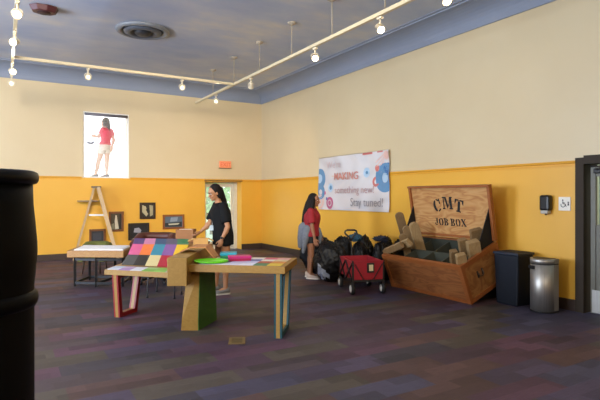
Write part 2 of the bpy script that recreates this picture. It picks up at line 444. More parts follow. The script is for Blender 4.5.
def spot(p, aim, label, energy, bright=True, drop=.17):
    """a small gimbal spotlight hanging under the track at p"""
    p = Vector(p); hd = p-Vector((0, 0, drop))
    aim = Vector(aim); d = (aim-hd).normalized()
    rt = empty('track_spotlight', p, label, 'spotlight', group='spotlights on the tracks')
    m = MB(); m.box(p-Vector((0, 0, .035)), (.05, .09, .03), HEAD, bev=.006); m.tube([p-Vector((0, 0, .04)), hd+Vector((0, 0, .05))], .013, HEAD, 8)
    m.build('socket', parent=rt, org=p)
    R = d.to_track_quat('Z', 'Y').to_matrix()
    m = MB(); m.lathe([(.022, -.085), (.03, -.08), (.036, -.02), (.052, .035), (.058, .05), (.05, .05), (.046, .042)], hd, HEAD, 20, R=R)
    h = m.build('lamp_head', parent=rt, org=p)
    m = MB(); m.lathe([((.044 if bright else .028), .038), ((.042 if bright else .026), .052), (.020, .060), (.004, .063)], hd, BULB if bright else BULB_DIM, 20, R=R); m.build('bulb', parent=h, org=p)
    # open yoke ring
    x = d.cross(Vector((0, 0, 1)));
    if x.length < .05: x = Vector((1, 0, 0))
    x.normalize()
    m = MB(); m.tube([hd+x*(.065*math.cos(t))+Vector((0, 0, .065*math.sin(t))) for t in [i*PI/8 for i in range(9)]], .006, HEAD, 6); m.build('yoke', parent=rt, org=p)
    l = bpy.data.lights.new('spot_beam', 'SPOT'); l.energy = energy; l.color = (1, .80, .52); l.spot_size = math.radians(95); l.spot_blend = .9; l.shadow_soft_size = .05
    lo = bpy.data.objects.new('spot_beam', l); COL.objects.link(lo); lo.location = hd+d*.075; lo.rotation_euler = d.to_track_quat('-Z', 'Y').to_euler()
for px, lab, aim, en, br in (
    (216, 'spotlight nearest the far end of the right slanting track', (1.6, 4.0, .6), 25, False),
    (251, 'spotlight just right of where the two tracks meet', (6.1, YB, 1.1), 110, False),
    (315, 'glowing spotlight above the corner of the room, second nearest on right track', (2.4, 3.0, .3), 30, True),
    (380, 'brightest glowing spotlight above the white banner', (3.3, 1.5, 0), 30, True),
    (446, 'spotlight cut off by the top edge of the photo', (3.6, 1.5, 0), 30, True)):
    spot((XT, track_at(px, XT), ZT-.02), aim, lab, en, br)
for px, lab, aim in ((88, 'small spotlight on the cross track above the high window', (.9, 2.0, 0)),
                     (182, 'small spotlight on the cross track between window and exit sign', (1.6, 1.5, 0))):
    k = (px-CX)/F
    x = XB(px, YBT); spot((x, YBT, ZT-.02), aim, lab, 25, False)
for Yp, lab, aim, en, br in ((7.0, 'glowing spotlight on the left track at the top edge', (-.3, 1.0, .6), 25, True),
                     (8.3, 'very bright spotlight on the left track, pointing left', (-3.5, 2.5, 1.5), 25, True),
                     (10.3, 'small spotlight on the left track just past the cross track', (1.5, 1.5, 1.5), 25, True),
                     (11.35, 'small spotlight at the far end of the left track', (.2, 2.0, 0.3), 25, False)):
    spot((XL, Yp, ZT-.02), aim, lab, en, br)
# round air diffuser
p = PZ(143, 30, ZC)
rt = empty('ceiling_vent', p, 'round grey air vent with dark centre set in the painted ceiling', 'ceiling vent')
VM = mat('#7c828a', .45)
b = MB(); b.lathe([(.47, .0), (.48, -.02), (.45, -.045), (.40, -.055), (.36, -.03), (.36, 0)], (0, 0, 0), VM, 40); b.build('outer_ring', parent=rt)
b = MB(); b.lathe([(.33, -.002), (.335, -.05), (.24, -.075), (.20, -.05), (.20, -.002)], (0, 0, 0), mat('#4e5560', .45), 36); b.build('inner_cone', parent=rt)
b = MB(); b.lathe([(.15, -.002), (.15, -.06), (.10, -.10), (.02, -.11)], (0, 0, 0), mat('#2a2c30', .5), 30); b.build('centre_cone', parent=rt)
p = PZ(44, 7, ZC)
rt = empty('ceiling_speaker', p, 'flat dark maroon fixture fixed to the ceiling at upper left', 'ceiling fixture')
b = MB(); mm = mat('#4a2026', .5)
oc = [(.22*math.cos(i*PI/4+.2)*(1.0), .17*math.sin(i*PI/4+.2)) for i in range(8)]
b.hexa([(x*.8, y*.8, -.09) for x, y in oc], [(x, y, -.002) for x, y in oc], mm); b.build('housing', parent=rt, bevel=.01)
b = MB(); b.lathe([(.10, -.09), (.095, -.10), (.02, -.105)], (0, 0, 0), mat('#2c1418', .6), 20); b.build('grille', parent=rt)

# ------------------------------------------------------------------ lettering helpers
def text_mesh(b, txt, size, fn, m, align='LEFT', depth=.002, bold=0.0, sx=1.0):
    cu = bpy.data.curves.new('t', 'FONT'); cu.body = txt; cu.size = size; cu.align_x = align; cu.offset = bold; cu.resolution_u = 3
    o = bpy.data.objects.new('t', cu); COL.objects.link(o); upd()
    me = bpy.data.meshes.new_from_object(o.evaluated_get(bpy.context.evaluated_depsgraph_get()))
    vs = [b.bm.verts.new(fn(v.co.x*sx, v.co.y)) for v in me.vertices]
    for p in me.polygons: b.face([vs[i] for i in p.vertices], m)
    bpy.data.objects.remove(o); bpy.data.curves.remove(cu); bpy.data.meshes.remove(me)
def arc(cx, cy, ro, ri, a0, a1, n=10):
    o = [(cx+ro[0]*math.cos(math.radians(a0+(a1-a0)*i/n)), cy+ro[1]*math.sin(math.radians(a0+(a1-a0)*i/n))) for i in range(n+1)]
    q = [(cx+ri[0]*math.cos(math.radians(a0+(a1-a0)*i/n)), cy+ri[1]*math.sin(math.radians(a0+(a1-a0)*i/n))) for i in range(n+1)]
    return [[o[i], o[i+1], q[i+1], q[i]] for i in range(n)]
def rc(x0, y0, x1, y1): return [[(x0, y0), (x1, y0), (x1, y1), (x0, y1)]]
GL = {  # stencil slab letters in a unit-high cell, x from 0
 'C': (.78, arc(.42, .5, (.42, .52), (.17, .42), 112, 248)+arc(.42, .5, (.42, .52), (.2, .42), 45, 95)+arc(.42, .5, (.42, .52), (.2, .42), 265, 320)+rc(.66, .58, .78, 1.0)),
 'M': (1.06, rc(0, 0, .28, .1)+rc(.09, .1, .19, .92)+rc(0, .92, .26, 1)+[[(.2, 1), (.42, 1), (.6, .3), (.5, 0)]]+[[(.62, .3), (.66, .18), (.84, .92), (.76, 1)]]+rc(.76, .1, .98, 1)+rc(.68, 0, 1.06, .1)+rc(.9, .92, 1.06, 1)),
 'T': (.86, rc(.31, .1, .55, .86)+rc(.2, 0, .66, .1)+rc(0, .89, .40, 1)+rc(.46, .89, .86, 1)+[[(0, .62), (.07, .62), (.18, .89), (0, .89)]]+[[(.79, .62), (.86, .62), (.86, .89), (.68, .89)]]),
 'J': (.62, rc(.28, .28, .5, .9)+rc(.16, .92, .62, 1)+arc(.25, .26, (.25, .28), (.08, .2), 180, 340)+rc(0, .2, .16, .34)),
 'O': (.84, arc(.42, .5, (.42, .52), (.18, .42), 100, 260)+arc(.42, .5, (.42, .52), (.18, .42), -80, 80)),
 'B': (.78, rc(.1, .1, .32, .9)+rc(0, 0, .32, .1)+rc(0, .9, .32, 1)+arc(.36, .755, (.36, .245), (.14, .15), -88, 88)+arc(.36, .26, (.42, .27), (.17, .16), -88, 88)),
 'X': (.88, [[(.06, .92), (.34, .92), (.84, .08), (.56, .08)]]+[[(.62, .92), (.74, .92), (.5, .58), (.44, .64)]]+[[(.1, .08), (.2, .08), (.40, .38), (.34, .44)]]+rc(0, .92, .4, 1)+rc(.54, .92, .84, 1)+rc(.5, 0, .88, .08)+rc(0, 0, .32, .08)),
}
def stencil(b, ch, fn, m):
    for q in GL[ch][1]: b.poly([fn(x, y) for x, y in q], m)

# ------------------------------------------------------------------ wall things
# exit sign
xs0, xs1 = XB(219), XB(230.3); zs = EYE+(HY-164.6)/F*13.97
rt = empty('exit_sign', ((xs0+xs1)/2, YB-.0, zs), 'small orange-red exit sign on the cream wall above the doorway', 'exit sign')
b = MB(); b.box((0, -.035, 0), (xs1-xs0, .06, .19), mat('#f2956a', .5, var=.02, emit=.12), bev=.01); bx = b.build('sign_box', parent=rt)
b = MB(); text_mesh(b, 'EXIT', .155, lambda x, y: Vector((x, -.068, y-.055)), mat('#dc6c44', .5, var=.02, emit=.15), 'CENTER', bold=.003); b.build('lettering', parent=rt)
b = MB(); b.box((0, -.04, -.103), (xs1-xs0+.02, .07, .018), mat('#8a6236', .6)); b.build('bottom_strip', parent=rt)

# banner on the right wall
by0, by1 = YR(391), YR(320.3); bz0, bz1 = EYE-.315, EYE+.89
BW, BH = by1-by0, bz1-bz0
rt = empty('banner', (XR-.02, (by0+by1)/2, bz0), 'large white vinyl banner with blue and pink circles hung on the right wall', 'banner')
def bwave(u, v):     # u 0..1 from image left (far) to right (near), v 0..1 up
    fold = .014*math.sin(9*u+5*v)+.012*math.sin(27*u+3*math.sin(6*v))+.03*math.sin((u*.8+v)*19)*max(0, u-.55)+.02*math.sin((u-v)*17)*max(0, .4-u)
    return -.028-fold*(.35+.65*v*(1-abs(.5-u)))
def bp(u, v, off=0.): return Vector((bwave(u, v)-off, BW/2-u*BW, v*BH+(.0 if v < .5 else .02*(u-.5)*(v-.5)*2)))
VINYL = mat('#d2cfd0', .18, var=.05, scale=3., coat=.5)
b = MB(); nu, nv = 60, 30
g = [[b.bm.verts.new(bp(i/nu, j/nv)) for j in range(nv+1)] for i in range(nu+1)]
for i in range(nu):
    for j in range(nv): b.face([g[i][j], g[i+1][j], g[i+1][j+1], g[i][j+1]], VINYL, True)
sheet = b.build('vinyl_sheet', parent=rt)
def disc(b, cu, cv, r, m, r0=0., off=.003, a0=0, a1=360):
    n = 40; asp = BH/BW
    for i in range(n):
        t0 = math.radians(a0+(a1-a0)*i/n); t1 = math.radians(a0+(a1-a0)*(i+1)/n)
        rs = [r0+(r-r0)*k/3 for k in range(4)]
        for ra, rb in zip(rs, rs[1:]):
            q = []
            for rr, t in ((ra, t0), (rb, t0), (rb, t1), (ra, t1)):
                u = cu+rr*asp*math.cos(t); v = cv+rr*math.sin(t)
                u = min(max(u, .001), .999); v = min(max(v, .002), .998)
                q.append(bp(u, v, off))
            if ra == 0: q = q[1:]
            try: b.poly(q, m)
            except Exception: pass
BLU = mat('#5a8ab0', .3); RD = mat('#c8706a', .3); PK = mat('#b85a80', .3); LPK = mat('#dcb4a8', .3); LB = mat('#a8c4d8', .3)
b = MB()
disc(b, .02, .60, .20, BLU, .09); disc(b, .02, .60, .09, LB, .0); disc(b, .04, .34, .14, BLU, .05)
disc(b, .95, .56, .24, BLU, .08); disc(b, .95, .56, .075, LB); disc(b, .98, .70, .10, mat('#2f679c', .35))
disc(b, .72, .66, .085, LB, .03); disc(b, .72, .67, .035, BLU); disc(b, .20, .42, .085, LB, .0, .003); disc(b, .205, .42, .04, BLU, 0, .005)
disc(b, .02, .15, .15, LPK, .09); disc(b, .02, .15, .06, LPK, .02)
disc(b, .19, .13, .115, PK, .065); disc(b, .19, .13, .045, PK, .015); disc(b, .19, .13, .015, PK)
disc(b, .11, .32, .035, PK); disc(b, .14, .21, .03, mat('#5a6aa8', .35))
disc(b, .84, .50, .085, RD, .04); disc(b, .86, .72, .055, RD)
disc(b, .97, .92, .07, LPK, .0)
for u0, u1, v0, v1 in ((.66, .80, .965, .998), (.86, .93, .975, .998)):
    b.poly([bp(u0, v0, .004), bp(u1, v0, .004), bp(u1, v1, .004), bp(u0, v1, .004)], RD)
for a in range(5):
    u0 = .99; v0 = .95; ang = math.radians(195+a*14); ln = .26
    t = .012
    p0 = (u0-.05, v0-.04*a); p1 = (u0+ln*math.cos(ang)*.6, v0+ln*math.sin(ang)*1.1-.05)
    b.poly([bp(p0[0], p0[1], .004), bp(p0[0], p0[1]-t*2, .004), bp(max(.5, p1[0]), p1[1]-t*2, .004), bp(max(.5, p1[0]), p1[1], .004)], LPK)
b.build('printed_circles', parent=sheet)
def btext(txt, size, u0, v0, m, bold=0., sx=1.):
    def fn(x, y): return bp(min(.995, u0+x/BW), min(.99, v0+y/BH), .024)
    text_mesh(b, txt, size, fn, m, bold=bold, sx=sx)
for a_ in (("We're", .22, .15, .79, mat('#c8aeb0', .3, var=.02)), ('MAKING', .23, .26, .56, mat('#cc8478', .3, var=.02), .002, 1.05),
        ('something new!', .225, .27, .31, mat('#b48e90', .3, var=.02), -.001, .98), ('Stay tuned!', .25, .505, .085, mat('#8a8890', .3, var=.02), -.001, .98)):
    b = MB(); btext(*a_); b.build('lettering', parent=sheet)
b = MB(); b.tube([(-.03, BW/2-.02, BH+.0), (-.03, -BW/2+.02, BH+.012)], .008, mat('#b8a890', .5), 6); b.build('hanging_cord', parent=rt)

# soap dispenser and accessible sign
yv = YR(548.3)
rt = empty('soap_dispenser', (XR, yv, 1.27), 'black soap dispenser on the yellow wall above the steel bin', 'soap dispenser')
b = MB(); b.box((-.055, 0, .155), (.11, .145, .22), mat('#101012', .3), bev=.03); b.build('housing', parent=rt)
b = MB(); b.box((-.06, 0, .03), (.09, .11, .05), mat('#b8b4aa', .4), bev=.015); b.build('push_lever', parent=rt)
b = MB(); b.tube([(-.06, 0, .01), (-.06, 0, -.012)], .012, DARK, 8); b.build('nozzle', parent=rt)
yv = YR(565); zc = EYE-.105
rt = empty('accessible_sign', (XR, yv, zc), 'square white accessible restroom sign with wheelchair symbol beside the right door', 'sign')
b = MB(); b.box((-.008, 0, 0), (.014, .165, .185), mat('#e8e2d4', .5, var=.02), bev=.004); b.build('plate', parent=rt)
b = MB(); sm_ = mat('#2a2522', .5)
def sg(u, v): return Vector((-.0165, -u, v))
def sdisc(cu, cv, r, r0=0., a0=0, a1=360):
    for q in arc(cu, cv, (r, r), (r0, r0), a0, a1, 16): b.poly([sg(*p_) for p_ in q], sm_)
sdisc(-.022, .048, .011, .0005); sdisc(-.018, -.015, .034, .024, 150, 390)
for q in ([(-.028, .032), (-.014, .032), (-.010, -.005), (-.024, -.005)], [(-.016, .018), (.010, .018), (.010, .010), (-.016, .010)], [(-.02, -.005), (.014, -.005), (.014, .004), (-.02, .004)], [(.008, -.002), (.018, -.002), (.032, -.04), (.022, -.04)]):
    b.poly([sg(*p_) for p_ in q], sm_)
sdisc(.055, .02, .010, .0005)
b.poly([sg(.046, .008), sg(.064, .008), sg(.066, -.022), sg(.044, -.022)], sm_)
b.build('symbol', parent=rt)

# framed pictures on the back wall
def picture(x0, x1, y0_, y1_, fcol, art, label, mount=.012):
    X_a, X_b = XB(x0), XB(x1); d = DEP(Vector(((X_a+X_b)/2, YB, 0)))
    za, zb = EYE-(y1_-HY)/F*d, EYE-(y0_-HY)/F*d
    w, h = X_b-X_a, zb-za
    rt = empty('framed_picture', ((X_a+X_b)/2, YB-.003, (za+zb)/2), label, 'picture', group='framed pictures on the back wall')
    f = mat(fcol, .4); t = .05
    b = MB()
    for s in (-1, 1):
        b.box((s*(w/2-t/2), -.018, 0), (t, .036, h), f, bev=.008); b.box((0, -.018, s*(h/2-t/2)), (w-2*t, .034, t), f)
    b.build('frame', parent=rt)
    b = MB(); w2, h2 = w/2-t, h/2-t
    b.box((0, -.008, 0), (2*w2, .012, 2*h2), mat(art[0], .4))
    for k, (c, pts) in enumerate(art[1]): b.poly([(u*w2, -.016-.0008*k, v*h2) for u, v in pts], mat(c, .4))
    b.build('artwork', parent=rt)
picture(108.7, 123.5, 211.5, 231.5, '#7a4a22', ('#4a4230', [('#cfc8b4', [(-.2, -.95), (.5, -.9), (.25, 0), (.1, .75), (-.15, .8), (-.3, .1)]), ('#8a8468', [(-.95, -.95), (-.3, -.95), (-.4, -.2), (-.9, -.3)]), ('#22201c', [(.5, -.95), (.95, -.95), (.95, .9), (.6, .9)])]), 'tall brown framed picture with a pale upright shape, right of the stepladder')
picture(139.4, 155.3, 202.5, 219, '#33200f', ('#2c2820', [('#b8ac88', [(-.9, .9), (-.3, .7), (.1, -.5), (-.2, -.9), (-.9, -.2)]), ('#a89c78', [(.3, .9), (.9, .8), (.9, -.7), (.4, -.9)]), ('#161412', [(-.3, .2), (.3, .5), (.4, -.2), (0, -.4)])]), 'square dark framed picture hanging highest on the yellow wall')
picture(162.5, 184, 214.5, 229, '#8a4e20', ('#5a6876', [('#2e3438', [(-.95, -.2), (.95, 0), (.95, -.9), (-.95, -.9)]), ('#c8c2a8', [(-.6, -.35), (.7, -.25), (.5, -.55), (-.5, -.6)]), ('#8c9aa4', [(-.3, .8), (.5, .9), (.4, .1), (-.4, .0)])]), 'wide wood framed picture of a pale boat shape, rightmost of the pictures')
picture(128, 149, 223, 240, '#241810', ('#1c1a1c', [('#9a98a0', [(-.5, .5), (.0, .6), (.3, .2), (.2, -.2), (-.6, -.1)])]), 'dark framed picture with a grey smudge, just above the brown leather chair')
picture(89, 105.5, 229, 247, '#754620', ('#2c2e34', [('#3a3e48', [(-.8, .7), (.7, .8), (.6, -.3), (-.7, -.4)])]), 'low brown framed picture seen between the stepladder legs')

# ------------------------------------------------------------------ big black drum at the left edge
c0 = W(-1.594, 2.4)
rt = empty('pedestal', c0, 'large black metal drum-like pedestal with rolled rim at the left edge of the photo', 'pedestal')
BLK = mat('#050506', .5, var=.1, spec=.12)
b = MB(); z = lambda py: EYE-(py-HY)/F*2.4
b.lathe([(.20, 0.), (.325, 0.), (.33, .05), (.30, .09), (.283, .14), (.283, z(312)), (.283, z(288)), (.290, z(272)), (.297, z(255)), (.296, z(243)), (.287, z(222)), (.279, z(205)), (.276, z(182)), (.12, z(182))], (0, 0, 0), BLK, 64); b.build('body', parent=rt)
b = MB(); zc_ = z(301); b.lathe([(.278, zc_-.042), (.290, zc_-.040), (.300, zc_-.02), (.302, zc_), (.298, zc_+.022), (.286, zc_+.036), (.278, zc_+.038)], (0, 0, 0), BLK, 64); b.build('band', parent=rt)
b = MB(); b.lathe([(.05, z(184)), (.275, z(184)), (.293, z(183)), (.302, z(180)), (.304, z(176)), (.298, z(172)), (.28, z(170)), (.15, z(168.5)), (.02, z(168))], (0, 0, 0), mat('#080a10', .4, spec=.2), 64); b.build('rim', parent=rt)

# ------------------------------------------------------------------ patchwork activity table
org = W(-1.3, 5.9)
rt = empty('activity_table', org, 'tan wooden activity table with flared pedestal, coloured patchwork squares and a raised patchwork board', 'activity table')
def q2(a, b_, c, d, u, v): return a*(1-u)*(1-v)+b_*u*(1-v)+c*u*v+d*(1-u)*v
TZ = .77; TT = .078
FLp, FRp, BRp, BLp = W(-1.234, 5.46), W(-.16, 5.30), W(-.036, 6.07), W(-1.11, 6.23)
def up(p, z_): return Vector((p.x, p.y, z_))
b = MB(); b.hexa([up(p, TZ-TT) for p in (FLp, FRp, BRp, BLp)], [up(p, TZ) for p in (FLp, FRp, BRp, BLp)], TAN)
top = b.build('tabletop', parent=rt, org=org, bevel=.004)
def patch(parent, A, Bq, Cq, Dq, zf, grid, u0, u1, v0, v1, name):
    b = MB(); nr = len(grid)
    for j, row in enumerate(grid):
        nc = len(row)
        for i, col in enumerate(row):
            us = u0+(u1-u0)*i/nc, u0+(u1-u0)*(i+1)/nc; vs = v0+(v1-v0)*j/nr, v0+(v1-v0)*(j+1)/nr
            pts = [q2(A, Bq, Cq, Dq, uu, vv) for uu, vv in ((us[0], vs[0]), (us[1], vs[0]), (us[1], vs[1]), (us[0], vs[1]))]
            b.hexa([up(p, zf) for p in pts], [up(p, zf+.004) for p in pts], mat(col, .5, var=.06))
    b.build(name, parent=parent, org=org)
patch(top, FLp, FRp, BRp, BLp, TZ, [['#c9c3d2', '#dcd9e4', '#cfcfe6', '#dfe0ee', '#3f7a56', '#d8b83a'], ['#8fae7a', '#3c5a78', '#c6c8e4', '#c7c9e8', '#b4452c', '#d98a3c'],
      ['#d8d0b0', '#a884b0', '#93ac7c', '#4a62b4', '#e2ded6', '#cfb893'], ['#d8cdb8', '#e0b060', '#d4d2dc', '#e8e4e2', '#cf5a78', '#d8a0a4']], .10, .95, .07, .90, 'patchwork_squares')
# left wing
WZ = .60
A0, B0, C0, D0 = W(-2.45, 6.26), W(-1.44, 5.96), W(-1.44, 7.10), W(-2.45, 7.42)
b = MB(); b.hexa([up(p, WZ-.065) for p in (A0, B0, C0, D0)], [up(p, WZ) for p in (A0, B0, C0, D0)], TAN)
wing = b.build('low_tabletop', parent=rt, org=org, bevel=.004)
patch(wing, A0, B0, C0, D0, WZ, [['#d5dbe6', '#a883bc', '#dfe2e8', '#6fb33c', '#8cc850', '#c9c3a4'], ['#b8c6d8', '#c8a6c8', '#e4e4ea', '#9ac47a', '#7fc048', '#c9c3a4']], .03, .97, .02, .27, 'patchwork_squares')
# raised board
def DD(x, y, d): return PD(x, y, d)
LB_ = [DD(121.5, 264.8, 6.60), DD(128, 255, 6.88), DD(132.8, 244.3, 7.15), DD(134.8, 238.6, 7.40)]
RB_ = [DD(181.5, 267.5, 6.42), DD(184.5, 256.2, 6.68), DD(188.6, 245.2, 6.95), DD(188.6, 239.4, 7.20)]
b = MB(); fl = WZ+.0052
GP = lambda j, u, v: LB_[j].lerp(RB_[j], u).lerp(LB_[j+1].lerp(RB_[j+1], u), v)
for j in range(3):
    for i in range(5):
        pts = [GP(j, i/5, 0), GP(j, (i+1)/5, 0), GP(j, (i+1)/5, 1), GP(j, i/5, 1)]
        b.hexa([up(p, fl) for p in pts], pts, TAN)
bmesh.ops.remove_doubles(b.bm, verts=b.bm.verts, dist=.0005)
brd = b.build('raised_board', parent=wing, org=org)
rows = [['#4a4a48', '#181818', '#d6c288', '#b02434', '#8c2838'], ['#d45a86', '#e87632', '#2f7f92', '#82508c', '#dcae24'], ['#4a2c66', '#c87a9c', '#27466a', '#4c4660', '#1e6a40']]
b = MB()
for j, row in enumerate(rows):
    n_ = (RB_[j]-LB_[j]).cross(LB_[j+1]-LB_[j]).normalized()*.007
    for i, col in enumerate(row):
        P_ = lambda u, v: GP(j, u, v)
        pts = [P_(i/5, .0), P_((i+1)/5, 0), P_((i+1)/5, 1), P_(i/5, 1)]
        b.hexa(pts, [p+n_ for p in pts], mat(col, .5, var=.08))
b.build('patchwork_squares', parent=wing, org=org)
# central beam, flared pedestal
b = MB(); b.hexa([W(-1.423, 5.35, .555), W(-1.212, 5.35, .555), W(-1.212, 6.95, .555), W(-1.423, 6.95, .555)], [W(-1.423, 5.35, .857), W(-1.212, 5.35, .857), W(-1.212, 6.95, .857), W(-1.423, 6.95, .857)], TAN)
b.build('beam', parent=rt, org=org, bevel=.005)
b = MB()
bt = [W(-1.345, 5.65), W(-1.153, 5.65), W(-1.03, 6.14), W(-1.24, 6.20)]
m1 = [W(-1.33, 5.63, .13), W(-1.15, 5.63, .13), W(-1.03, 6.13, .13), W(-1.24, 6.19, .13)]
tp = [W(-1.262, 5.60, TZ-TT), W(-1.12, 5.57, TZ-TT), W(-1.04, 6.05, TZ-TT), W(-1.2, 6.12, TZ-TT)]
b.hexa(bt, m1, TAN); b.hexa(m1, tp, TAN)
ped = b.build('pedestal', parent=rt, org=org)
GRN = mat('#3f6a22', .6, var=.2)
b = MB(); nrm = Vector((RGT.x, RGT.y, 0))*.008
for p, q in ((bt, m1), (m1, tp)):
    a4 = [p[1], p[2], q[2], q[1]]; b.hexa([x+nrm*.1 for x in a4], [x+nrm for x in a4], GRN)
b.build('green_side_panel', parent=ped, org=org)
# trapezoid sandwich legs
def trap_leg(o2, wdir, udir, top_w, bot0, bot1, h, width, col, name='leg'):
    wd = (RGT*wdir[0]+FWD*wdir[1]).normalized(); ud = (RGT*udir[0]+FWD*udir[1]).normalized(); o3 = W(*o2)
    t = .055
    outer = [(0, h), (bot0, 0), (bot1, 0), (top_w, h)]
    inner = [(t, h-.04), (bot0+t, .05), (bot1-t, .05), (top_w-t, h-.04)]
    def fn(w_, z_, s): return o3+wd*w_+ud*s+Vector((0, 0, z_))
    def ringb(b, s0, s1, m, g=0.):
        for i in range(4):
            j = (i+1) % 4
            b.hexa([fn(*outer[i], s0), fn(*outer[j], s0), fn(*inner[j], s0), fn(*inner[i], s0)], [fn(*outer[i], s1), fn(*outer[j], s1), fn(*inner[j], s1), fn(*inner[i], s1)], m)
    b = MB(); ringb(b, -width/2+.022, width/2-.022, TAN); lg = b.build(name, parent=rt, org=org)
    for s0, s1 in ((-width/2, -width/2+.022), (width/2-.022, width/2)):
        b = MB(); ringb(b, s0, s1, col); b.build('coloured_facing', parent=lg, org=org)
trap_leg((-.235, 5.335), (.147, .98), (.98, -.147), .63, 0., .44, TZ-TT, .085, mat('#15474d', .5))
trap_leg((-2.305, 6.22), (.30, .95), (.95, -.30), .50, .045, .40, WZ-.065, .085, mat('#8c171d', .5))
# bent brown board lying over the beam and tabletop
o2 = W(-1.15, 5.9, .857)
b = MB(); OB = wood('#b0713c', '#c98a52', 4., .5)
front = [(-1.40, .861), (-1.275, .915), (-1.10, .915), (-1.0, .779)]
for (xa, za), (xb_, zb_) in zip(front, front[1:]):
    b.hexa([W(xa, 5.82, za), W(xb_, 5.82, zb_), W(xb_, 6.14, zb_), W(xa, 6.14, za)], [W(xa, 5.82, za+.014), W(xb_, 5.82, zb_+.014), W(xb_, 6.14, zb_+.014), W(xa, 6.14, za+.014)], OB)
tag(b.build('bent_board', org=o2), 'orange-brown bent board bridging the middle of the patchwork table', 'board')
# lime dish, turquoise and magenta blocks
o2 = W(-1.0, 5.63, TZ+.0045)
b = MB(); 
b.lathe([(.17, 0), (.195, .006), (.205, .022), (.19, .026), (.17, .014), (.01, .012)], (0, 0, 0), mat('#6ee01e', .4, var=.06), 40)
o = b.build('plate'); o.location = o2; o.scale = (.95, .80, 1.0); o.rotation_euler = CAMROT; tag(o, 'bright lime green oval dish on the patchwork tabletop', 'dish')
def block(name, cxd, d, w_, l_, h, ang, m, lab, cat, m2=None):
    rt2 = empty(name, W(cxd, d, TZ+.0045), lab, cat, rot=(0, 0, -YAW+ang))
    b = MB(); b.box((0, 0, h*.25), (w_, l_, h*.5), m2 or m, bev=.004); b.build('base', parent=rt2)
    b = MB(); b.box((0, 0, h*.75+.001), (w_+.008, l_+.008, h*.5), m, bev=.006); b.build('lid', parent=rt2)
block('flat_box', -.862, 6.04, .19, .18, .065, .1, mat('#28a8c0', .4), 'turquoise flat box with green base on the patchwork tabletop', 'box', mat('#1f8a5a', .4))
block('flat_box', -.70, 5.80, .25, .15, .055, .25, mat('#c42a72', .4), 'magenta pink flat box on the patchwork tabletop', 'box', mat('#b01e4c', .4))
# small chrome-legged table behind carrying boxes
SZ = .80
o2 = W(-1.9, 7.7); rt2 = empty('side_table', o2, 'small table with thin chrome legs behind the raised patchwork board', 'table')
b = MB(); c4 = [W(-2.35, 7.42), W(-1.44, 7.42), W(-1.44, 8.02), W(-2.35, 8.02)]
b.hexa([up(p, SZ-.03) for p in c4], [up(p, SZ) for p in c4], wood('#8a6238', '#a07848', 4.)); b.build('tabletop', parent=rt2, org=o2)
CHR = mat('#b8b6b2', .25, .9)
for x_, d_ in ((-1.86, 7.40), (-1.83, 7.72), (-2.28, 7.47), (-2.28, 7.95)):
    b = MB(); b.tube([W(x_*.995, d_+.06, SZ-.03), W(x_, d_, .01)], .012, CHR, 8); b.tube([W(x_, d_, 0), W(x_, d_, .02)], .018, DARK, 8); b.build('leg', parent=rt2, org=o2)
def carton(name, cxd, d, z0, w_, l_, h, ang, m, lab, flaps=0):
    rt3 = empty(name, W(cxd, d, z0), lab, 'box', rot=(0, 0, -YAW+ang))
    b = MB(); t = .008
    b.box((0, 0, t/2), (w_, l_, t), m)
    for s in (-1, 1):
        b.box((s*(w_/2-t/2), 0, h/2), (t, l_, h), m); b.box((0, s*(l_/2-t/2), h/2), (w_-2*t, t, h), m)
    b.build('walls', parent=rt3)
    for s in ((-1, 1) if flaps else ()):
        b = MB(); b.bar((s*w_/2, 0, h), (s*(w_/2+.07), 0, h-.03*flaps), l_, .005, m, up=(0, 0, 1)); b.build('flap', parent=rt3)
    return rt3
BOXM = mat('#8e6038', .7); CARD = mat('#c89a58', .7)
c = carton('wooden_crate', -1.79, 7.86, SZ, .27, .24, .20, 0, BOXM, 'open brown box with white paper inside, on the small table behind the patchwork board')
b = MB()
for k in range(4): b.box((-.02+.005*k, 0, .012+.001+.05*k), (.19, .19, .045), WHITE, rot=Euler((0, 0, .1*k)))
o = b.build('paper_stack'); o.location = W(-1.79, 7.86, SZ+.009); o.rotation_euler = CAMROT; tag(o, 'white papers filling the open brown box', 'paper')
carton('cardboard_box', -1.315, 6.62, .858, .19, .20, .10, .2, CARD, 'small tan open cardboard box on the table beam, in front of the woman in black', 1)
b = MB()
for k in range(4): b.box((.003*(k % 3), .002*k, .009+.018*k), (.15, .20, .017), WHITE, rot=Euler((0, 0, .03*(k % 2))))
o = b.build('paper_pile'); o.location = W(-1.53, 7.60, SZ+.001); o.rotation_euler = CAMROT; tag(o, 'white paper pile by the hand of the woman in black', 'paper')

# ------------------------------------------------------------------ low drawing table with white top at left
org = W(-3.5, 8.7)
rt = empty('drawing_table', org, 'low thick-topped wooden table with white sheet on dark metal frame at left', 'table')
p4 = [W(-3.87, 8.30), W(-2.92, 8.27), W(-3.05, 9.15), W(-4.06, 9.18)]
b = MB(); b.hexa([up(p, .50) for p in p4], [up(p, .607) for p in p4], wood('#9c7038', '#b0844c', 3., .5)); b.build('tabletop', parent=rt, org=org, bevel=.006)
MET = mat('#17181b', .45)
legs = [(-3.80, 8.44), (-3.41, 8.36), (-3.33, 9.00), (-3.80, 9.03), (-2.98, 8.40), (-3.06, 9.02)]
for x_, d_ in legs:
    b = MB(); b.bar(W(x_, d_, 0), W(x_, d_, .50), .04, .04, MET); b.build('leg', parent=rt, org=org)
b = MB(); b2 = MB()
for i, j in ((0, 1), (1, 2), (2, 3), (3, 0), (1, 4), (2, 5), (4, 5)):
    a_, c_ = W(*legs[i]), W(*legs[j])
    b.bar(up(a_, .06), up(c_, .06), .03, .04, MET); b2.bar(up(a_, .455), up(c_, .455), .03, .04, MET)
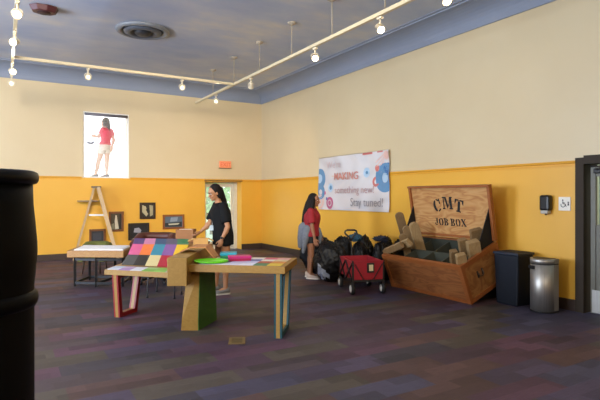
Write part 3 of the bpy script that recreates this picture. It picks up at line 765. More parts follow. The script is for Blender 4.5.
b.build('lower_frame', parent=rt, org=org); b2.build('upper_frame', parent=rt, org=org)
s4 = [q2(*p4, u, v) for u, v in ((.10, .12), (.97, .12), (.97, .95), (.10, .95))]
b = MB(); b.hexa([up(p, .608) for p in s4], [up(p, .622) for p in s4], mat('#e6e4e6', .6, var=.02)); b.hexa([up(p.lerp(org, .1), .6225) for p in s4], [up(p.lerp(org, .1), .627) for p in s4], mat('#f2f1f2', .6, var=.02))
tag(b.build('paper_sheet', org=W(-3.5, 8.7, .608)), 'large white paper sheets lying on the low wooden table at left', 'paper')
# olive tub chair behind it
def tubchair(loc, m, m2, lab, w_, hb, name='tub_chair'):
    rt = empty(name, loc, lab, 'chair', rot=CAMROT)
    b = MB(); b.box((0, -.02, .36), (w_*.86, .46, .14), m, bev=.05); b.build('seat', parent=rt)
    b = MB(); prof = []
    pts = [(-w_/2, -.2), (-w_/2, .15), (-w_/2+.10, .26), (w_/2-.10, .26), (w_/2, .15), (w_/2, -.2)]
    b.tube([(x, y, hb-.07-.12*(abs(y-.26) > .3)) for x, y in pts], .075, m, 12); 
    for (xa, ya), (xb_, yb_) in zip(pts, pts[1:]):
        b.bar((xa, ya, (hb+.25)/2-.05), (xb_, yb_, (hb+.25)/2-.05), .09, hb-.32, m)
    b.build('backrest', parent=rt)
    return rt
t = tubchair(W(-4.08, 9.95), mat('#5a5c22', .8), None, 'olive green upholstered chair behind the low white-topped table', .42, .60)
for sx in (-.15, .15):
    for sy in (-.15, .15):
        b = MB(); b.tube([(sx, sy, .30), (sx*1.15, sy*1.15, 0)], [.022, .014], mat('#3a2616', .5), 8); b.build('leg', parent=t)
t = tubchair(W(-2.575, 8.85), mat('#4c2418', .5, bump=.2), None, 'dark red-brown leather swivel chair behind the patchwork board', .60, .86, 'swivel_chair')
b = MB(); b.tube([(0, 0, .10), (0, 0, .30)], .035, MET, 12); b.build('column', parent=t)
for k in range(5):
    a_ = k*2*PI/5+.5
    b = MB(); b.bar((0, 0, .10), (.33*math.cos(a_), .33*math.sin(a_), .075), .05, .03, MET); lg = b.build('base_arm', parent=t)
    b = MB(); b.tube([(.33*math.cos(a_)-.012, .33*math.sin(a_), .03), (.33*math.cos(a_)+.012, .33*math.sin(a_), .03)], .03, MET, 14); b.build('castor', parent=lg)

# ------------------------------------------------------------------ step ladder near the back wall
LD = 12.0
def LP(px, py, dd=0.): return PD(px, py, LD+dd)
fy = HY+EYE*F/LD
org = LP(96, fy); org.z = 0
rt = empty('stepladder', org, 'tan wooden stepladder standing open against the yellow wall below the high window', 'ladder')
LW = wood('#a88a62', '#c4a67c', 6., .5, (10, 10, 1))
tf = LP(98.2, 187.5); bf = LP(117.5, fy)          # step side foot, right
tr_ = LP(94.2, 187.5); br_ = LP(74.0, fy)         # rear rails, left
hw0, hw1 = .17, .26
VW = (W(-4.9, 12.0)-W(0, 0)).normalized(); VP_ = VW.cross(Vector((0, 0, 1)))
for s in (-1, 1):
    o_ = VW*s
    b = MB(); b.bar(tf+o_*hw0, bf+o_*hw1, .035, .085, LW, up=VP_); b.build('step_rail', parent=rt, org=org)
    b = MB(); b.bar(tr_+o_*(hw0-.03), br_+o_*(hw1-.03), .028, .05, LW, up=VP_); b.build('rear_rail', parent=rt, org=org)
for k in range(1, 7):
    t_ = k/7; c_ = tf.lerp(bf, t_); h_ = hw0+(hw1-hw0)*t_-.018
    b = MB(); b.bar(c_-VW*h_, c_+VW*h_, .09, .024, LW, up=(0, 0, 1)); b.build('step', parent=rt, org=org)
b = MB()
for t_ in (.3, .62, .9):
    c_ = tr_.lerp(br_, t_); h_ = hw0+(hw1-hw0)*t_-.04; b.bar(c_-VW*h_, c_+VW*h_, .03, .02, LW)
b.build('rear_braces', parent=rt, org=org)
b = MB(); c_ = LP(96.2, 187); b.box(c_, (.22, .40, .035), mat('#6a5a4a', .5), rot=Matrix.Rotation(-YAW+.39, 3, 'Z'), bev=.006); b.build('top_cap', parent=rt, org=org)
b = MB(); p0, p1 = LP(80, 201), LP(100, 201); b.bar(p0, p1, .30, .02, mat('#4c4a48', .5)); b.build('paint_shelf', parent=rt, org=org)
for s in (-1, 1):
    b = MB(); b.bar(LP(89, 215)+VW*s*.19, LP(107, 215)+VW*s*.2, .012, .02, mat('#a09a90', .4, .6)); b.build('spreader', parent=rt, org=org)

# ------------------------------------------------------------------ tilted wooden crate with open lid
TH = math.radians(22.0); BWd, BD, BHt = 1.68, .81, .58
ol = PZ(389, 286, 0); orr = PZ(473.5, 304, 0)
yl, yr_ = ol.y-.045, orr.y; BWd = yl-yr_; xo = (ol.x+orr.x)/2
rt = empty('job_crate', (xo, (yl+yr_)/2, .002), 'large tilted plywood crate with lid open, stencilled in black, against the right wall', 'crate', rot=(TH, 0, -PI/2))
upd(); MI = rt.matrix_world.inverted(); MW = rt.matrix_world.copy()
PLYD = mat_plywood('plywood_dark_grain', '#7e4a28', '#8c562e', '#9a6236', (.8, 3.2, 3.2))
PLYL = mat_plywood('plywood_light_grain', '#a87240', '#b6824a', '#c2945c', (.8, 2.5, 2.5))
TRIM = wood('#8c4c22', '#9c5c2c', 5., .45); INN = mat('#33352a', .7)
hx = BWd/2; t = .022
def panel(name, c, d, m, bev=0): b = MB(); b.box(c, d, m); return b.build(name, parent=rt)
pf = panel('front_panel', (0, t/2, BHt/2), (BWd-.02, t, BHt), PLYD)
panel('back_panel', (0, BD-t/2, BHt/2), (BWd-.02, t, BHt), PLYD)
pr_ = panel('side_panel', (hx-t/2, BD/2, BHt/2), (t, BD-.01, BHt), mat_plywood('plywood_side_grain', '#8a562c', '#986434', '#a87440', (3.2, 1.6, 1.6))); panel('side_panel', (-hx+t/2, BD/2, BHt/2), (t, BD-.01, BHt), PLYD)
panel('bottom_panel', (0, BD/2, .012), (BWd-.06, BD-.06, .02), INN)
b = MB(); w_ = .055; e_ = .014
for z_ in (w_/2, BHt-w_/2): b.box((0, -e_/2, z_), (BWd, e_, w_), TRIM)
for s in (-1, 1): b.box((s*(hx-w_/2), -e_/2, BHt/2), (w_, e_, BHt-2*w_), TRIM)
for s in (-1, 1):
    for z_ in (w_/2, BHt-w_/2): b.box((s*(hx+e_/2), BD/2-.007, z_), (e_, BD+.014, w_), TRIM)
    for y_ in (w_/2-.014, BD-w_/2): b.box((s*(hx+e_/2), y_, BHt/2), (e_, w_, BHt-2*w_), TRIM)
b.box((0, .012, BHt+.006), (BWd+.02, .05, .012), TRIM)
for s in (-1, 1): b.box((s*(hx-.01), BD/2, BHt+.006), (.05, BD-.05, .012), TRIM)
b.build('edge_trim', parent=rt)
b = MB()
for dy in (-.05, .05): b.box((hx+.006, BD*.40+dy, .33), (.014, .022, .10), mat('#22160e', .6))
b.tube([(hx+.01, BD*.40-.05, .37), (hx+.03, BD*.40-.045, .31), (hx+.035, BD*.40, .29), (hx+.03, BD*.40+.045, .31), (hx+.01, BD*.40+.05, .37)], .009, mat('#4a3520', .8), 8)
b.build('rope_handle', parent=rt)
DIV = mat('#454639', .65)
for y_ in (BD*.5,):
    b = MB(); b.box((0, y_, .30), (BWd-.06, .014, .46), DIV); b.build('divider', parent=rt)
xs_ = (-.46, -.07, .32)
for x_ in xs_:
    b = MB(); b.box((x_, BD/2, .30), (.014, BD-.06, .458), DIV); b.build('divider', parent=rt)
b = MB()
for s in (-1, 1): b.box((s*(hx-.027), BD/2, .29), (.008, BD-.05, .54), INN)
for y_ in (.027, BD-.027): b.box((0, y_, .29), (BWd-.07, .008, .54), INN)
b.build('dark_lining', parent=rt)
# lid
H0 = Vector((0, BD-.01, BHt+.015)); eu = Vector((0, .215, .977)).normalized(); en = Vector((0, -eu.z, eu.y))
LH = .845
def lp(x, v, n=0.): return H0+Vector((x, 0, 0))+eu*v+en*n
b = MB(); b.hexa([lp(-hx, 0, -.03), lp(hx, 0, -.03), lp(hx, LH, -.03), lp(-hx, LH, -.03)], [lp(-hx, 0, 0), lp(hx, 0, 0), lp(hx, LH, 0), lp(-hx, LH, 0)], PLYL)
lid = b.build('lid', parent=rt)
b = MB(); e_ = .05
def lbar(x0, x1, v0, v1, n0, n1): b.hexa([lp(x0, v0, n0), lp(x1, v0, n0), lp(x1, v1, n0), lp(x0, v1, n0)], [lp(x0, v0, n1), lp(x1, v0, n1), lp(x1, v1, n1), lp(x0, v1, n1)], TRIM)
lbar(-hx-.01, hx+.01, LH-.03, LH, -.032, e_); lbar(-hx-.01, -hx+.035, 0.02, LH-.03, -.032, e_*.6); lbar(hx-.035, hx+.01, 0.02, LH-.03, -.032, e_*.6); lbar(-hx+.035, hx-.035, 0.02, .055, 0, .012)
b.build('lid_trim', parent=lid)
INK = mat('#14110e', .6)
def put(ch, xc, vc, h, ang, wid=1.0):
    w0 = GL[ch][0]; ca, sa = math.cos(ang), math.sin(ang)
    stencil(b, ch, lambda x, y: lp(xc+((x-w0/2)*wid*ca-(y-.5)*sa)*h, vc+((x-w0/2)*wid*sa+(y-.5)*ca)*h, .003), INK)
b = MB()
put('C', -.235, LH*.615, .20, .22, 1.0); put('M', -.01, LH*.665, .20, 0., 1.0); put('T', .215, LH*.615, .20, -.20, 1.0)
b.build('stencil_lettering', parent=lid); b = MB()
x_ = -.32
for ch in 'JOB BOX':
    if ch == ' ': x_ += .035; b.build('stencil_lettering', parent=lid); b = MB(); continue
    w0 = GL[ch][0]*.118*.98; put(ch, x_+w0/2, LH*.30, .118, 0., .98); x_ += w0+.012
b.build('stencil_lettering', parent=lid)
FAB = mat('#101114', .75)
for s in (-1, 1):
    b = MB(); x_ = s*(hx-.05)
    q = [H0+Vector((x_, 0, 0)), lp(x_, .50, .012), Vector((x_, BD*.45, BHt-.02))]
    b.hexa(q, [p+Vector((s*.012, 0, 0)) for p in q], FAB); b.build('lid_stay', parent=rt)
# wedge blocks that hold the crate tilted
inv = MI
def wl(x, y, z): return inv@Vector((x, y, z))
zt = lambda x: (x-xo)*math.tan(TH)
for yc in (yr_+.25, yl-.25):
    b = MB(); x0_, x1_ = xo+.35, xo+BD*math.cos(TH)-.06
    b.hexa([wl(x0_, yc-.12, .0), wl(x1_, yc-.12, .0), wl(x1_, yc+.12, .0), wl(x0_, yc+.12, .0)], [wl(x0_, yc-.12, zt(x0_)), wl(x1_, yc-.12, zt(x1_)), wl(x1_, yc+.12, zt(x1_)), wl(x0_, yc+.12, zt(x0_))], mat('#1a1512', .8))
    b.build('tilting_block', parent=rt)
# wooden pieces in the crate
def bl_(px, py, yloc):         # local point of the plane y=yloc seen at px, py
    o_ = MI@Vector((0, 0, EYE)); d_ = (MI.to_3x3()@(W((px-CX)/F, 1., EYE-(py-HY)/F)-Vector((0, 0, EYE))))
    k = (yloc-o_.y)/d_.y
    return o_+d_*k
PW = [wood('#7e6240', '#94764c', 5., .6, (8, 8, 1.5)), wood('#705636', '#866a44', 5., .6, (8, 8, 1.5)), wood('#90744c', '#a6885c', 5., .6, (8, 8, 1.5))]
def plank(a, c, w_, th, label, round_=True, m=None, down=.0, layers=1):
    a, c = MW@a, MW@c
    ax = (c-a).normalized(); L_ = (c-a).length
    side = ax.cross(FWD*1.0).normalized(); nn = side.cross(ax)
    a = a-ax*down; L_ += down
    pl = []
    if round_:
        for i in range(9): t_ = PI*i/8; pl.append((math.cos(t_)*w_/2, L_-w_/2*.8+math.sin(t_)*w_/2*.8))
    else: pl = [(w_/2, L_-.01), (w_/2-.01, L_), (-w_/2+.01, L_), (-w_/2, L_-.01)]
    pl += [(-w_/2, 0), (w_/2, 0)]
    rt4 = empty('wooden_plank', a, label, 'wooden piece', group='wooden pieces in the crate')
    for k in range(layers):
        b = MB(); g = .004
        t0, t1 = -th/2+th*k/layers, -th/2+th*(k+1)/layers-(g if layers > 1 else 0)
        b.hexa([side*u+ax*v+nn*t0 for u, v in pl], [side*u+ax*v+nn*t1 for u, v in pl], m or random.choice(PW)); b.build('board', parent=rt4, bevel=.004)
plank(bl_(406.5, 241, .66), bl_(398.5, 212.5, .66), .145, .05, 'tallest round-ended wooden piece sticking up at the left of the crate', m=PW[1], down=.44)
plank(bl_(411, 242, .57), bl_(405.5, 226, .57), .13, .07, 'round-ended wooden piece just in front of the tallest one in the crate', m=PW[0], down=.3)
plank(bl_(418, 240, .50), bl_(413, 222.5, .50), .15, .08, 'broad round-topped wooden piece nearest the empty compartments', m=PW[2], down=.32)
plank(bl_(405.5, 246, .33), bl_(402, 234, .33), .12, .06, 'short dark wooden piece below the tall ones at the crate left', m=PW[1], down=.28)
plank(bl_(409, 242.5, .20), bl_(390, 250.5, .20), .13, .07, 'upper of two wooden pieces lying over the crate left rim', m=PW[2], down=.02)
plank(bl_(401, 245.0, .08), bl_(384.5, 252.0, .08), .10, .06, 'lower of two wooden pieces lying over the crate left rim', m=PW[0], down=.02)
plank(bl_(478, 246, .66), bl_(475.5, 229, .66), .17, .09, 'tall square-topped wooden block at the back right of the crate', False, PW[1], .3, 2)
plank(bl_(474.5, 254, .42), bl_(472.5, 241, .42), .17, .12, 'wide stack of wooden boards in the right of the crate', False, PW[2], .32, 4)
plank(bl_(463.5, 249, .52), bl_(462, 239, .52), .12, .09, 'wooden boards standing between the wide stack and the empty compartments', False, PW[0], .32, 3)
plank(bl_(454, 260, .16), bl_(453.5, 250.5, .16), .105, .09, 'small wooden block near the front right of the crate', False, PW[1], .30, 2)
plank(bl_(461.5, 262.5, .10), bl_(460.5, 254, .10), .135, .09, 'frontmost wooden block by the crate right corner', False, PW[2], .30, 3)

# ------------------------------------------------------------------ red folding wagon
org = W(1.075, 7.96)
org = (W(.87, 7.72)+W(1.28, 7.80)+W(.685, 8.35)+W(1.095, 8.43))/4
rt = empty('folding_wagon', org, 'red fabric folding wagon with black frame and white tag in front of the black bags', 'wagon', rot=(0, 0, -YAW+math.radians(11)))
REDF = mat('#981422', .7, var=.12); hw, hl = .24, .37; zb, zt_ = .235, .515
b = MB(); t = .012
b.box((0, 0, zb), (2*hw-.02, 2*hl-.02, .02), REDF)
for s in (-1, 1):
    b.box((s*hw, 0, (zb+zt_)/2), (t, 2*hl, zt_-zb), REDF); b.box((0, s*hl, (zb+zt_)/2), (2*hw-t, t, zt_-zb), REDF)
b.build('fabric_tub', parent=rt)
b = MB()
for s in (-1, 1):
    b = MB(); x_ = s*(hw+.014)
    for k in (-1, 0):
        b.bar((x_, k*hl+.01, zb-.03), (x_, (k+1)*hl-.01, zt_-.03), .014, .026, DARK, up=(1, 0, 0)); b.bar((x_+s*.003, (k+1)*hl-.01, zb-.03), (x_+s*.003, k*hl+.01, zt_-.03), .014, .026, DARK, up=(1, 0, 0))
    for y_ in (-hl, hl): b.bar((s*(hw+.005), y_, .10), (s*(hw+.005), y_, zt_+.01), .025, .025, DARK)
    b.build('side_frame', parent=rt)
b = MB()
for y_ in (-hl-.014,): b.bar((-hw, y_, zb-.02), (hw, y_, zb-.02), .02, .03, DARK); 
b.bar((-hw, -hl-.014, zt_), (hw, -hl-.014, zt_), .012, .02, REDF)
b.bar((-hw+.02, -hl-.016, zt_-.04), (-hw+.16, -hl-.016, zb), .008, .022, DARK, up=(0, 1, 0)); b.bar((hw-.02, -hl-.016, zt_-.04), (hw-.16, -hl-.016, zb), .008, .022, DARK, up=(0, 1, 0))
b.build('front_frame', parent=rt)
b = MB(); b.box((.03, -hl-.024, .415), (.115, .012, .15), mat('#22191a', .6)); b.build('front_pocket', parent=rt)
b = MB(); b.box((.035, -hl-.033, .415), (.065, .004, .095), mat('#d8c89a', .6)); b.build('white_tag', parent=rt)
for sx in (-1, 1):
    for sy in (-1, 1):
        c_ = Vector((sx*(hw+.005)-.0, sy*(hl-.04), .09)); RY = Matrix.Rotation(PI/2, 3, 'Y')
        b = MB(); b.lathe([(.055, -.022), (.082, -.024), (.09, -.012), (.09, .012), (.082, .024), (.055, .022)], c_, mat('#121212', .6), 24, R=RY); wv = b.build('wheel', parent=rt)
        b = MB(); b.lathe([(.056, -.026), (.05, -.031), (.02, -.033), (.018, .033), (.05, .031), (.056, .026)], c_, mat('#c8c4bc', .4), 20, R=RY); b.build('hub', parent=wv)
b = MB(); hp = [(0, hl+.03, .25), (-.02, hl+.06, .55), (-.03, hl+.08, .76)]; b.tube(hp, .011, DARK, 8)
lp_ = [(-.03, hl+.08, .76), (-.06, hl+.085, .82), (-.12, hl+.09, .87), (-.135, hl+.09, .90), (-.125, hl+.09, .925), (-.09, hl+.09, .94), (.03, hl+.09, .94), (.065, hl+.09, .925), (.075, hl+.09, .90), (.06, hl+.09, .87), (0, hl+.085, .82), (-.03, hl+.08, .76)]
b.tube(lp_, .016, DARK, 8); b.build('pull_handle', parent=rt)

# ------------------------------------------------------------------ black bags and the blue cloth
BAG = mat('#070709', .5, var=.3, bump=.3, spec=.3)
def blob(name, c, r, m, label, cat, seed, amp=.22, group=None, freq=4.5, flat=True):
    bm = bmesh.new(); bmesh.ops.create_icosphere(bm, subdivisions=5, radius=1.)
    of = Vector((seed*3.1, seed*1.7, seed*.9))
    for v in bm.verts:
        n = v.co.normalized(); k = 1+amp*noise.noise(n*1.4+of)+amp*1.0*(abs(noise.noise(n*freq+of))-.25)+amp*.6*(abs(noise.noise(n*freq*2.3+of))-.2)
        sq = Vector((n.x/(abs(n.x)**3+abs(n.y)**3)**(1/3)*math.hypot(n.x, n.y)*.96 if n.x or n.y else 0, n.y/(abs(n.x)**3+abs(n.y)**3)**(1/3)*math.hypot(n.x, n.y)*.96 if n.x or n.y else 0, n.z))
        p = sq*k; v.co = Vector((p.x*r[0], p.y*r[1], max(-r[2], p.z*r[2])+r[2]))
    me = bpy.data.meshes.new(name); bm.to_mesh(me); bm.free(); me.materials.append(m)
    for p in me.polygons: p.use_smooth = True
    o = bpy.data.objects.new(name, me); COL.objects.link(o); o.location = c; o.rotation_euler = CAMROT
    return tag(o, label, cat, group)
G_ = 'black bags heaped by the wagon'
big = blob('trash_bag', W(.545, 8.88), (.30, .27, .36), BAG, 'large black plastic bag with a pale patch, left of the red wagon', 'bag', 1, .16, G_)
b = MB(); pm = mat('#8b93a6', .35, var=.3)
# pale printed patch following the bag surface
dg = bpy.context.evaluated_depsgraph_get(); upd()
from mathutils.bvhtree import BVHTree
bt_ = BVHTree.FromPolygons([v.co.copy() for v in big.data.vertices], [tuple(p.vertices) for p in big.data.polygons])
def onbag(x, z):
    h = bt_.ray_cast(Vector((x, -2, z)), Vector((0, 1, 0)))
    return h[0]+Vector((0, -.006, 0)) if h[0] else None
for x0_, x1_, z0_, z1_ in ((-.24, -.18, .16, .36), (-.18, -.10, .08, .28), (-.10, -.03, .12, .20)):
    for i in range(6):
        for j in range(6):
            q = [onbag(x0_+(x1_-x0_)*(i+a)/6+.0*(j+c), z0_+(z1_-z0_)*(j+c)/6-(i+a)*.008) for a, c in ((0, 0), (1, 0), (1, 1), (0, 1))]
            if all(q): b.poly(q, pm)
b.build('pale_patch', parent=big)
blob('trash_bag', W(1.09, 9.02), (.17, .19, .34), BAG, 'black bag directly behind the red wagon', 'bag', 2, .18, G_)
blob('trash_bag', W(1.465, 9.02), (.17, .19, .345), BAG, 'black bag behind the right end of the red wagon', 'bag', 3, .2, G_)
blob('trash_bag', W(1.845, 9.14), (.16, .17, .37), BAG, 'black bag squeezed between the wagon and the crate', 'bag', 4, .2, G_)
blob('trash_bag', W(.30, 9.86), (.30, .22, .38), BAG, 'rearmost black bag, behind the woman in red', 'bag', 5, .18, G_)
blob('trash_bag', W(.80, 9.55), (.20, .20, .385), BAG, 'black bag behind the large bag, left of the blue cloth', 'bag', 6, .16, G_)
blob('trash_bag', W(1.64, 9.48), (.135, .15, .375), BAG, 'black bag in the back row nearest the crate', 'bag', 11, .2, G_)
blob('trash_bag', W(1.24, 9.52), (.165, .19, .385), BAG, 'black bag in the back row, right of the blue cloth', 'bag', 7, .2, G_)
blob('cloth', W(1.0, 9.0, .70), (.10, .10, .07), mat('#2c5064', .8, var=.2), 'bunched teal blue cloth on the black bags by the wagon handle', 'cloth', 8, .5)
blob('cloth', W(1.45, 8.97, .70), (.11, .10, .05), mat('#141c30', .6, var=.3), 'crumpled dark navy cloth on the bags just behind the wagon', 'cloth', 9, .6)

# ------------------------------------------------------------------ bins by the right door
NV = mat('#10151f', .6, spec=.3)
rt = empty('waste_bin', (6.21, 4.525, 0), 'tall dark navy plastic bin between the crate and the steel bin', 'bin')
b = MB(); ho = [(-.155, -.17), (.155, -.17), (.155, .17), (-.155, .17)]; hi = [(-.175, -.195), (.175, -.195), (.175, .195), (-.175, .195)]
b.hexa([(x, y, 0) for x, y in ho], [(x, y, .70) for x, y in hi], NV); b.build('body', parent=rt, bevel=.02)
b = MB(); b.box((0, 0, .715), (.37, .41, .035), mat('#182030', .5), bev=.01); b.build('rim', parent=rt)
b = MB(); b.box((0, 0, .736), (.29, .33, .008), mat('#0e1118', .7)); b.build('opening', parent=rt)
rt = empty('steel_bin', (6.14, 4.03, 0), 'half-round brushed steel waste bin beside the right door', 'bin')
hr = [(.10*1, .185)]+[(.10-.28*math.sin(PI*i/16)*1.0, .185*math.cos(PI*i/16)) for i in range(0, 17)]+[(.10, -.185)]
hr = [(.10, .155), (.10, -.155)]+[(.0-.16*math.sin(PI*i/18), -.155*math.cos(PI*i/18)) for i in range(19)]
def half(b, s, z0_, z1_, m, sm=True):
    lo = [b.bm.verts.new((x*s, y*s, z0_)) for x, y in hr]; hi_ = [b.bm.verts.new((x*s, y*s, z1_)) for x, y in hr]
    n = len(hr)
    for i in range(n): b.face([lo[i], lo[(i+1) % n], hi_[(i+1) % n], hi_[i]], m, i > 1 and sm)
    b.face(lo[::-1], m); b.face(hi_, m)
b = MB(); half(b, 1., .025, .625, STEEL); b.build('body', parent=rt)
b = MB(); half(b, 1.012, 0, .025, DARK); b.build('base', parent=rt)
b = MB(); half(b, .99, .625, .638, DARK); half(b, 1.012, .638, .70, STEEL); ld = b.build('lid', parent=rt)
b = MB(); half(b, .82, .7005, .704, DARK); b.build('opening', parent=ld)
b = MB(); b.box((-.148, .065, .585), (.035, .11, .045), DARK, rot=Euler((0, 0, -.42)), bev=.008); b.build('handle_slot', parent=rt)

# floor outlet plate
p = PZ(237, 341, 0)
rt = empty('floor_outlet', p, 'small tan floor outlet cover set in the carpet', 'floor outlet', rot=(0, 0, -YAW+.1))
b = MB(); b.box((0, 0, .004), (.17, .24, .008), mat('#7a6238', .5), bev=.002); b.build('plate', parent=rt)
b = MB(); b.box((0, .05, .009), (.11, .08, .003), mat('#5c4828', .5)); b.box((0, -.05, .009), (.11, .08, .003), mat('#5c4828', .5)); b.build('flap', parent=rt)

# ------------------------------------------------------------------ people
SKIN = mat('#a0714f', .6, var=.05); SKIN2 = mat('#8f5f42', .6, var=.05)
def remesh(mb, name, vox, m, parent, it=3, cut=None):
    o = mb.build(name)
    r = o.modifiers.new('r', 'REMESH'); r.mode = 'VOXEL'; r.voxel_size = vox
    s = o.modifiers.new('s', 'SMOOTH'); s.iterations = it; s.factor = .5
    upd(); dg = bpy.context.evaluated_depsgraph_get()
    me = bpy.data.meshes.new_from_object(o.evaluated_get(dg)); me.name = name
    old = o.data; o.modifiers.clear(); o.data = me; bpy.data.meshes.remove(old)
    me.materials.clear(); me.materials.append(m)
    for p in me.polygons: p.use_smooth = True; p.material_index = 0
    o.parent = parent
    return o
def V(*a): return Vector(a)
def rot_to(F_, pitch=0., roll=0.):
    f = Vector((F_[0], F_[1], 0)).normalized(); l = Vector((-f.y, f.x, 0)); u = Vector((0, 0, 1))
    R = Matrix((l, f, u)).transposed()          # columns: left, front, up
    Rp = Matrix.Rotation(pitch, 3, l)           # positive pitch about left axis
    Rr = Matrix.Rotation(roll, 3, f)
    return Rr@Rp@R
def torso(b, rings, F_, infl=0., k=1.):
    f = Vector((F_[0], F_[1], 0)).normalized(); l = Vector((-f.y, f.x, 0)); rr = []
    for c, a, d in rings: rr.append(b.ring(Vector(c), l, f, a*k+infl, d*k+infl, 20))
    b.skin(rr)
def hand(b, w, d, side, nrm, s=1.):
    """palm, four unequal bent fingers and a thumb from the palm's side; side = thumb direction, nrm = palm normal (curl direction)"""
    d = Vector(d).normalized(); side = (Vector(side)-d*Vector(side).dot(d)).normalized(); nrm = d.cross(side); nrm = nrm if nrm.dot(Vector(nrm)) > 0 else -nrm
    w = Vector(w); R = Matrix((side, nrm, d)).transposed()
    b.ell(w+d*.045*s, (.040*s, .016*s, .052*s), R=R, u=14, v=8)
    for i, L_ in enumerate((.066, .074, .069, .054)):
        k = w+d*(.080-.004*abs(i-1.2))*s+side*(.029-.0195*i)*s
        m1_ = k+d*L_*.5*s+nrm*.008*s+side*(.004*(1.5-i))*s; e = m1_+d*L_*.38*s+nrm*.026*s
        b.cone(k, m1_, .0088*s, .0082*s, n=8); b.cone(m1_, e, .0082*s, .0068*s, n=8)
    k = w+d*.028*s+side*.030*s; m1_ = k+d*.028*s+side*.026*s+nrm*.010*s; e = m1_+d*.030*s+side*.004*s+nrm*.010*s
    b.cone(k, m1_, .0115*s, .0095*s, n=8); b.cone(m1_, e, .0095*s, .0078*s, n=8)
def head(b, H, R):
    def P_(l, f, u): return H+R@V(l, f, u)
    b.ell(P_(0, -.006, .022), (.073, .092, .098), R=R, u=24, v=16)
    b.ell(P_(0, .026, -.048), (.054, .058, .066), R=R, u=18, v=12)        # jaw
    b.ell(P_(0, .066, -.088), (.022, .02, .018), R=R)                     # chin
    b.cone(P_(0, .086, .014), P_(0, .108, -.026), .008, .0125, n=10)      # nose
    b.ell(P_(0, .088, -.056), (.022, .010, .010), R=R)                    # lips
    for s in (-1, 1):
        b.ell(P_(s*.074, -.004, -.006), (.009, .018, .030), R=R)          # ears
        b.ell(P_(s*.036, .066, -.03), (.022, .02, .02), R=R)              # cheeks
    b.ell(P_(0, .078, .032), (.05, .014, .012), R=R)                      # brow
def face(root, H, R, hairm):
    def P_(l, f, u): return H+R@V(l, f, u)
    for s in (-1, 1):
        b = MB(); b.ell(P_(s*.030, .079, .008), (.013, .008, .0075), mat('#e6e0d8', .3), R=R); e = b.build('eye', parent=root)
        b = MB(); b.ell(P_(s*.030, .0865, .008), (.006, .003, .006), mat('#1d120c', .3), R=R); b.build('iris', parent=e)
        b = MB(); b.tube([P_(s*.014, .094, .026), P_(s*.032, .091, .032), P_(s*.050, .078, .026)], .0038, hairm, 6); b.build('eyebrow', parent=root)
    b = MB(); b.ell(P_(0, .0965, -.056), (.020, .004, .0065), mat('#8e4a44', .45), R=R); b.build('lips', parent=root)
def shoe(root, ank, toe, m, ms, s=1.):
    ank = Vector((ank[0], ank[1], 0)); t_ = Vector((toe[0], toe[1], 0)).normalized(); x = Vector((-t_.y, t_.x, 0)); z_ = V(0, 0, 1)
    b = MB(); rr = []
    for f_, w_, h, zc in ((-.070, .020, .030, .055), (-.062, .034, .045, .060), (-.02, .038, .048, .062), (.04, .040, .036, .050), (.10, .046, .026, .040), (.15, .040, .020, .034), (.178, .016, .010, .028)):
        rr.append(b.ring(ank+t_*f_*s+z_*zc*s, x, z_, w_*s, h*s, 16))
    b.skin(rr, m); so = b.build('shoe', parent=root)
    b = MB(); pl = [(-.078, 0), (-.07, .03), (-.02, .038), (.05, .042), (.11, .049), (.16, .038), (.186, 0), (.16, -.038), (.11, -.049), (.05, -.042), (-.02, -.038), (-.07, -.03)]
    b.hexa([ank+t_*u*s+x*v*s for u, v in pl], [ank+t_*u*s+x*v*s+z_*.024*s for u, v in pl], ms); b.build('sole', parent=so)
def leg(b, h, k, a):
    b.cone(h, k, .086, .054); b.cone(k, a, .052, .034)
    d = (Vector(a)-Vector(k)); kk = Vector(k)
    b.ell(kk+d*.28+V(0, 0, 0), (.053, .056, .13), u=14, v=10)
def arm(b, s_, e, w):
    b.cone(s_, e, .047, .037); b.cone(e, w, .038, .025)
    b.ell(Vector(e)+(Vector(w)-Vector(e))*.25, (.039, .039, .06), u=12, v=8)

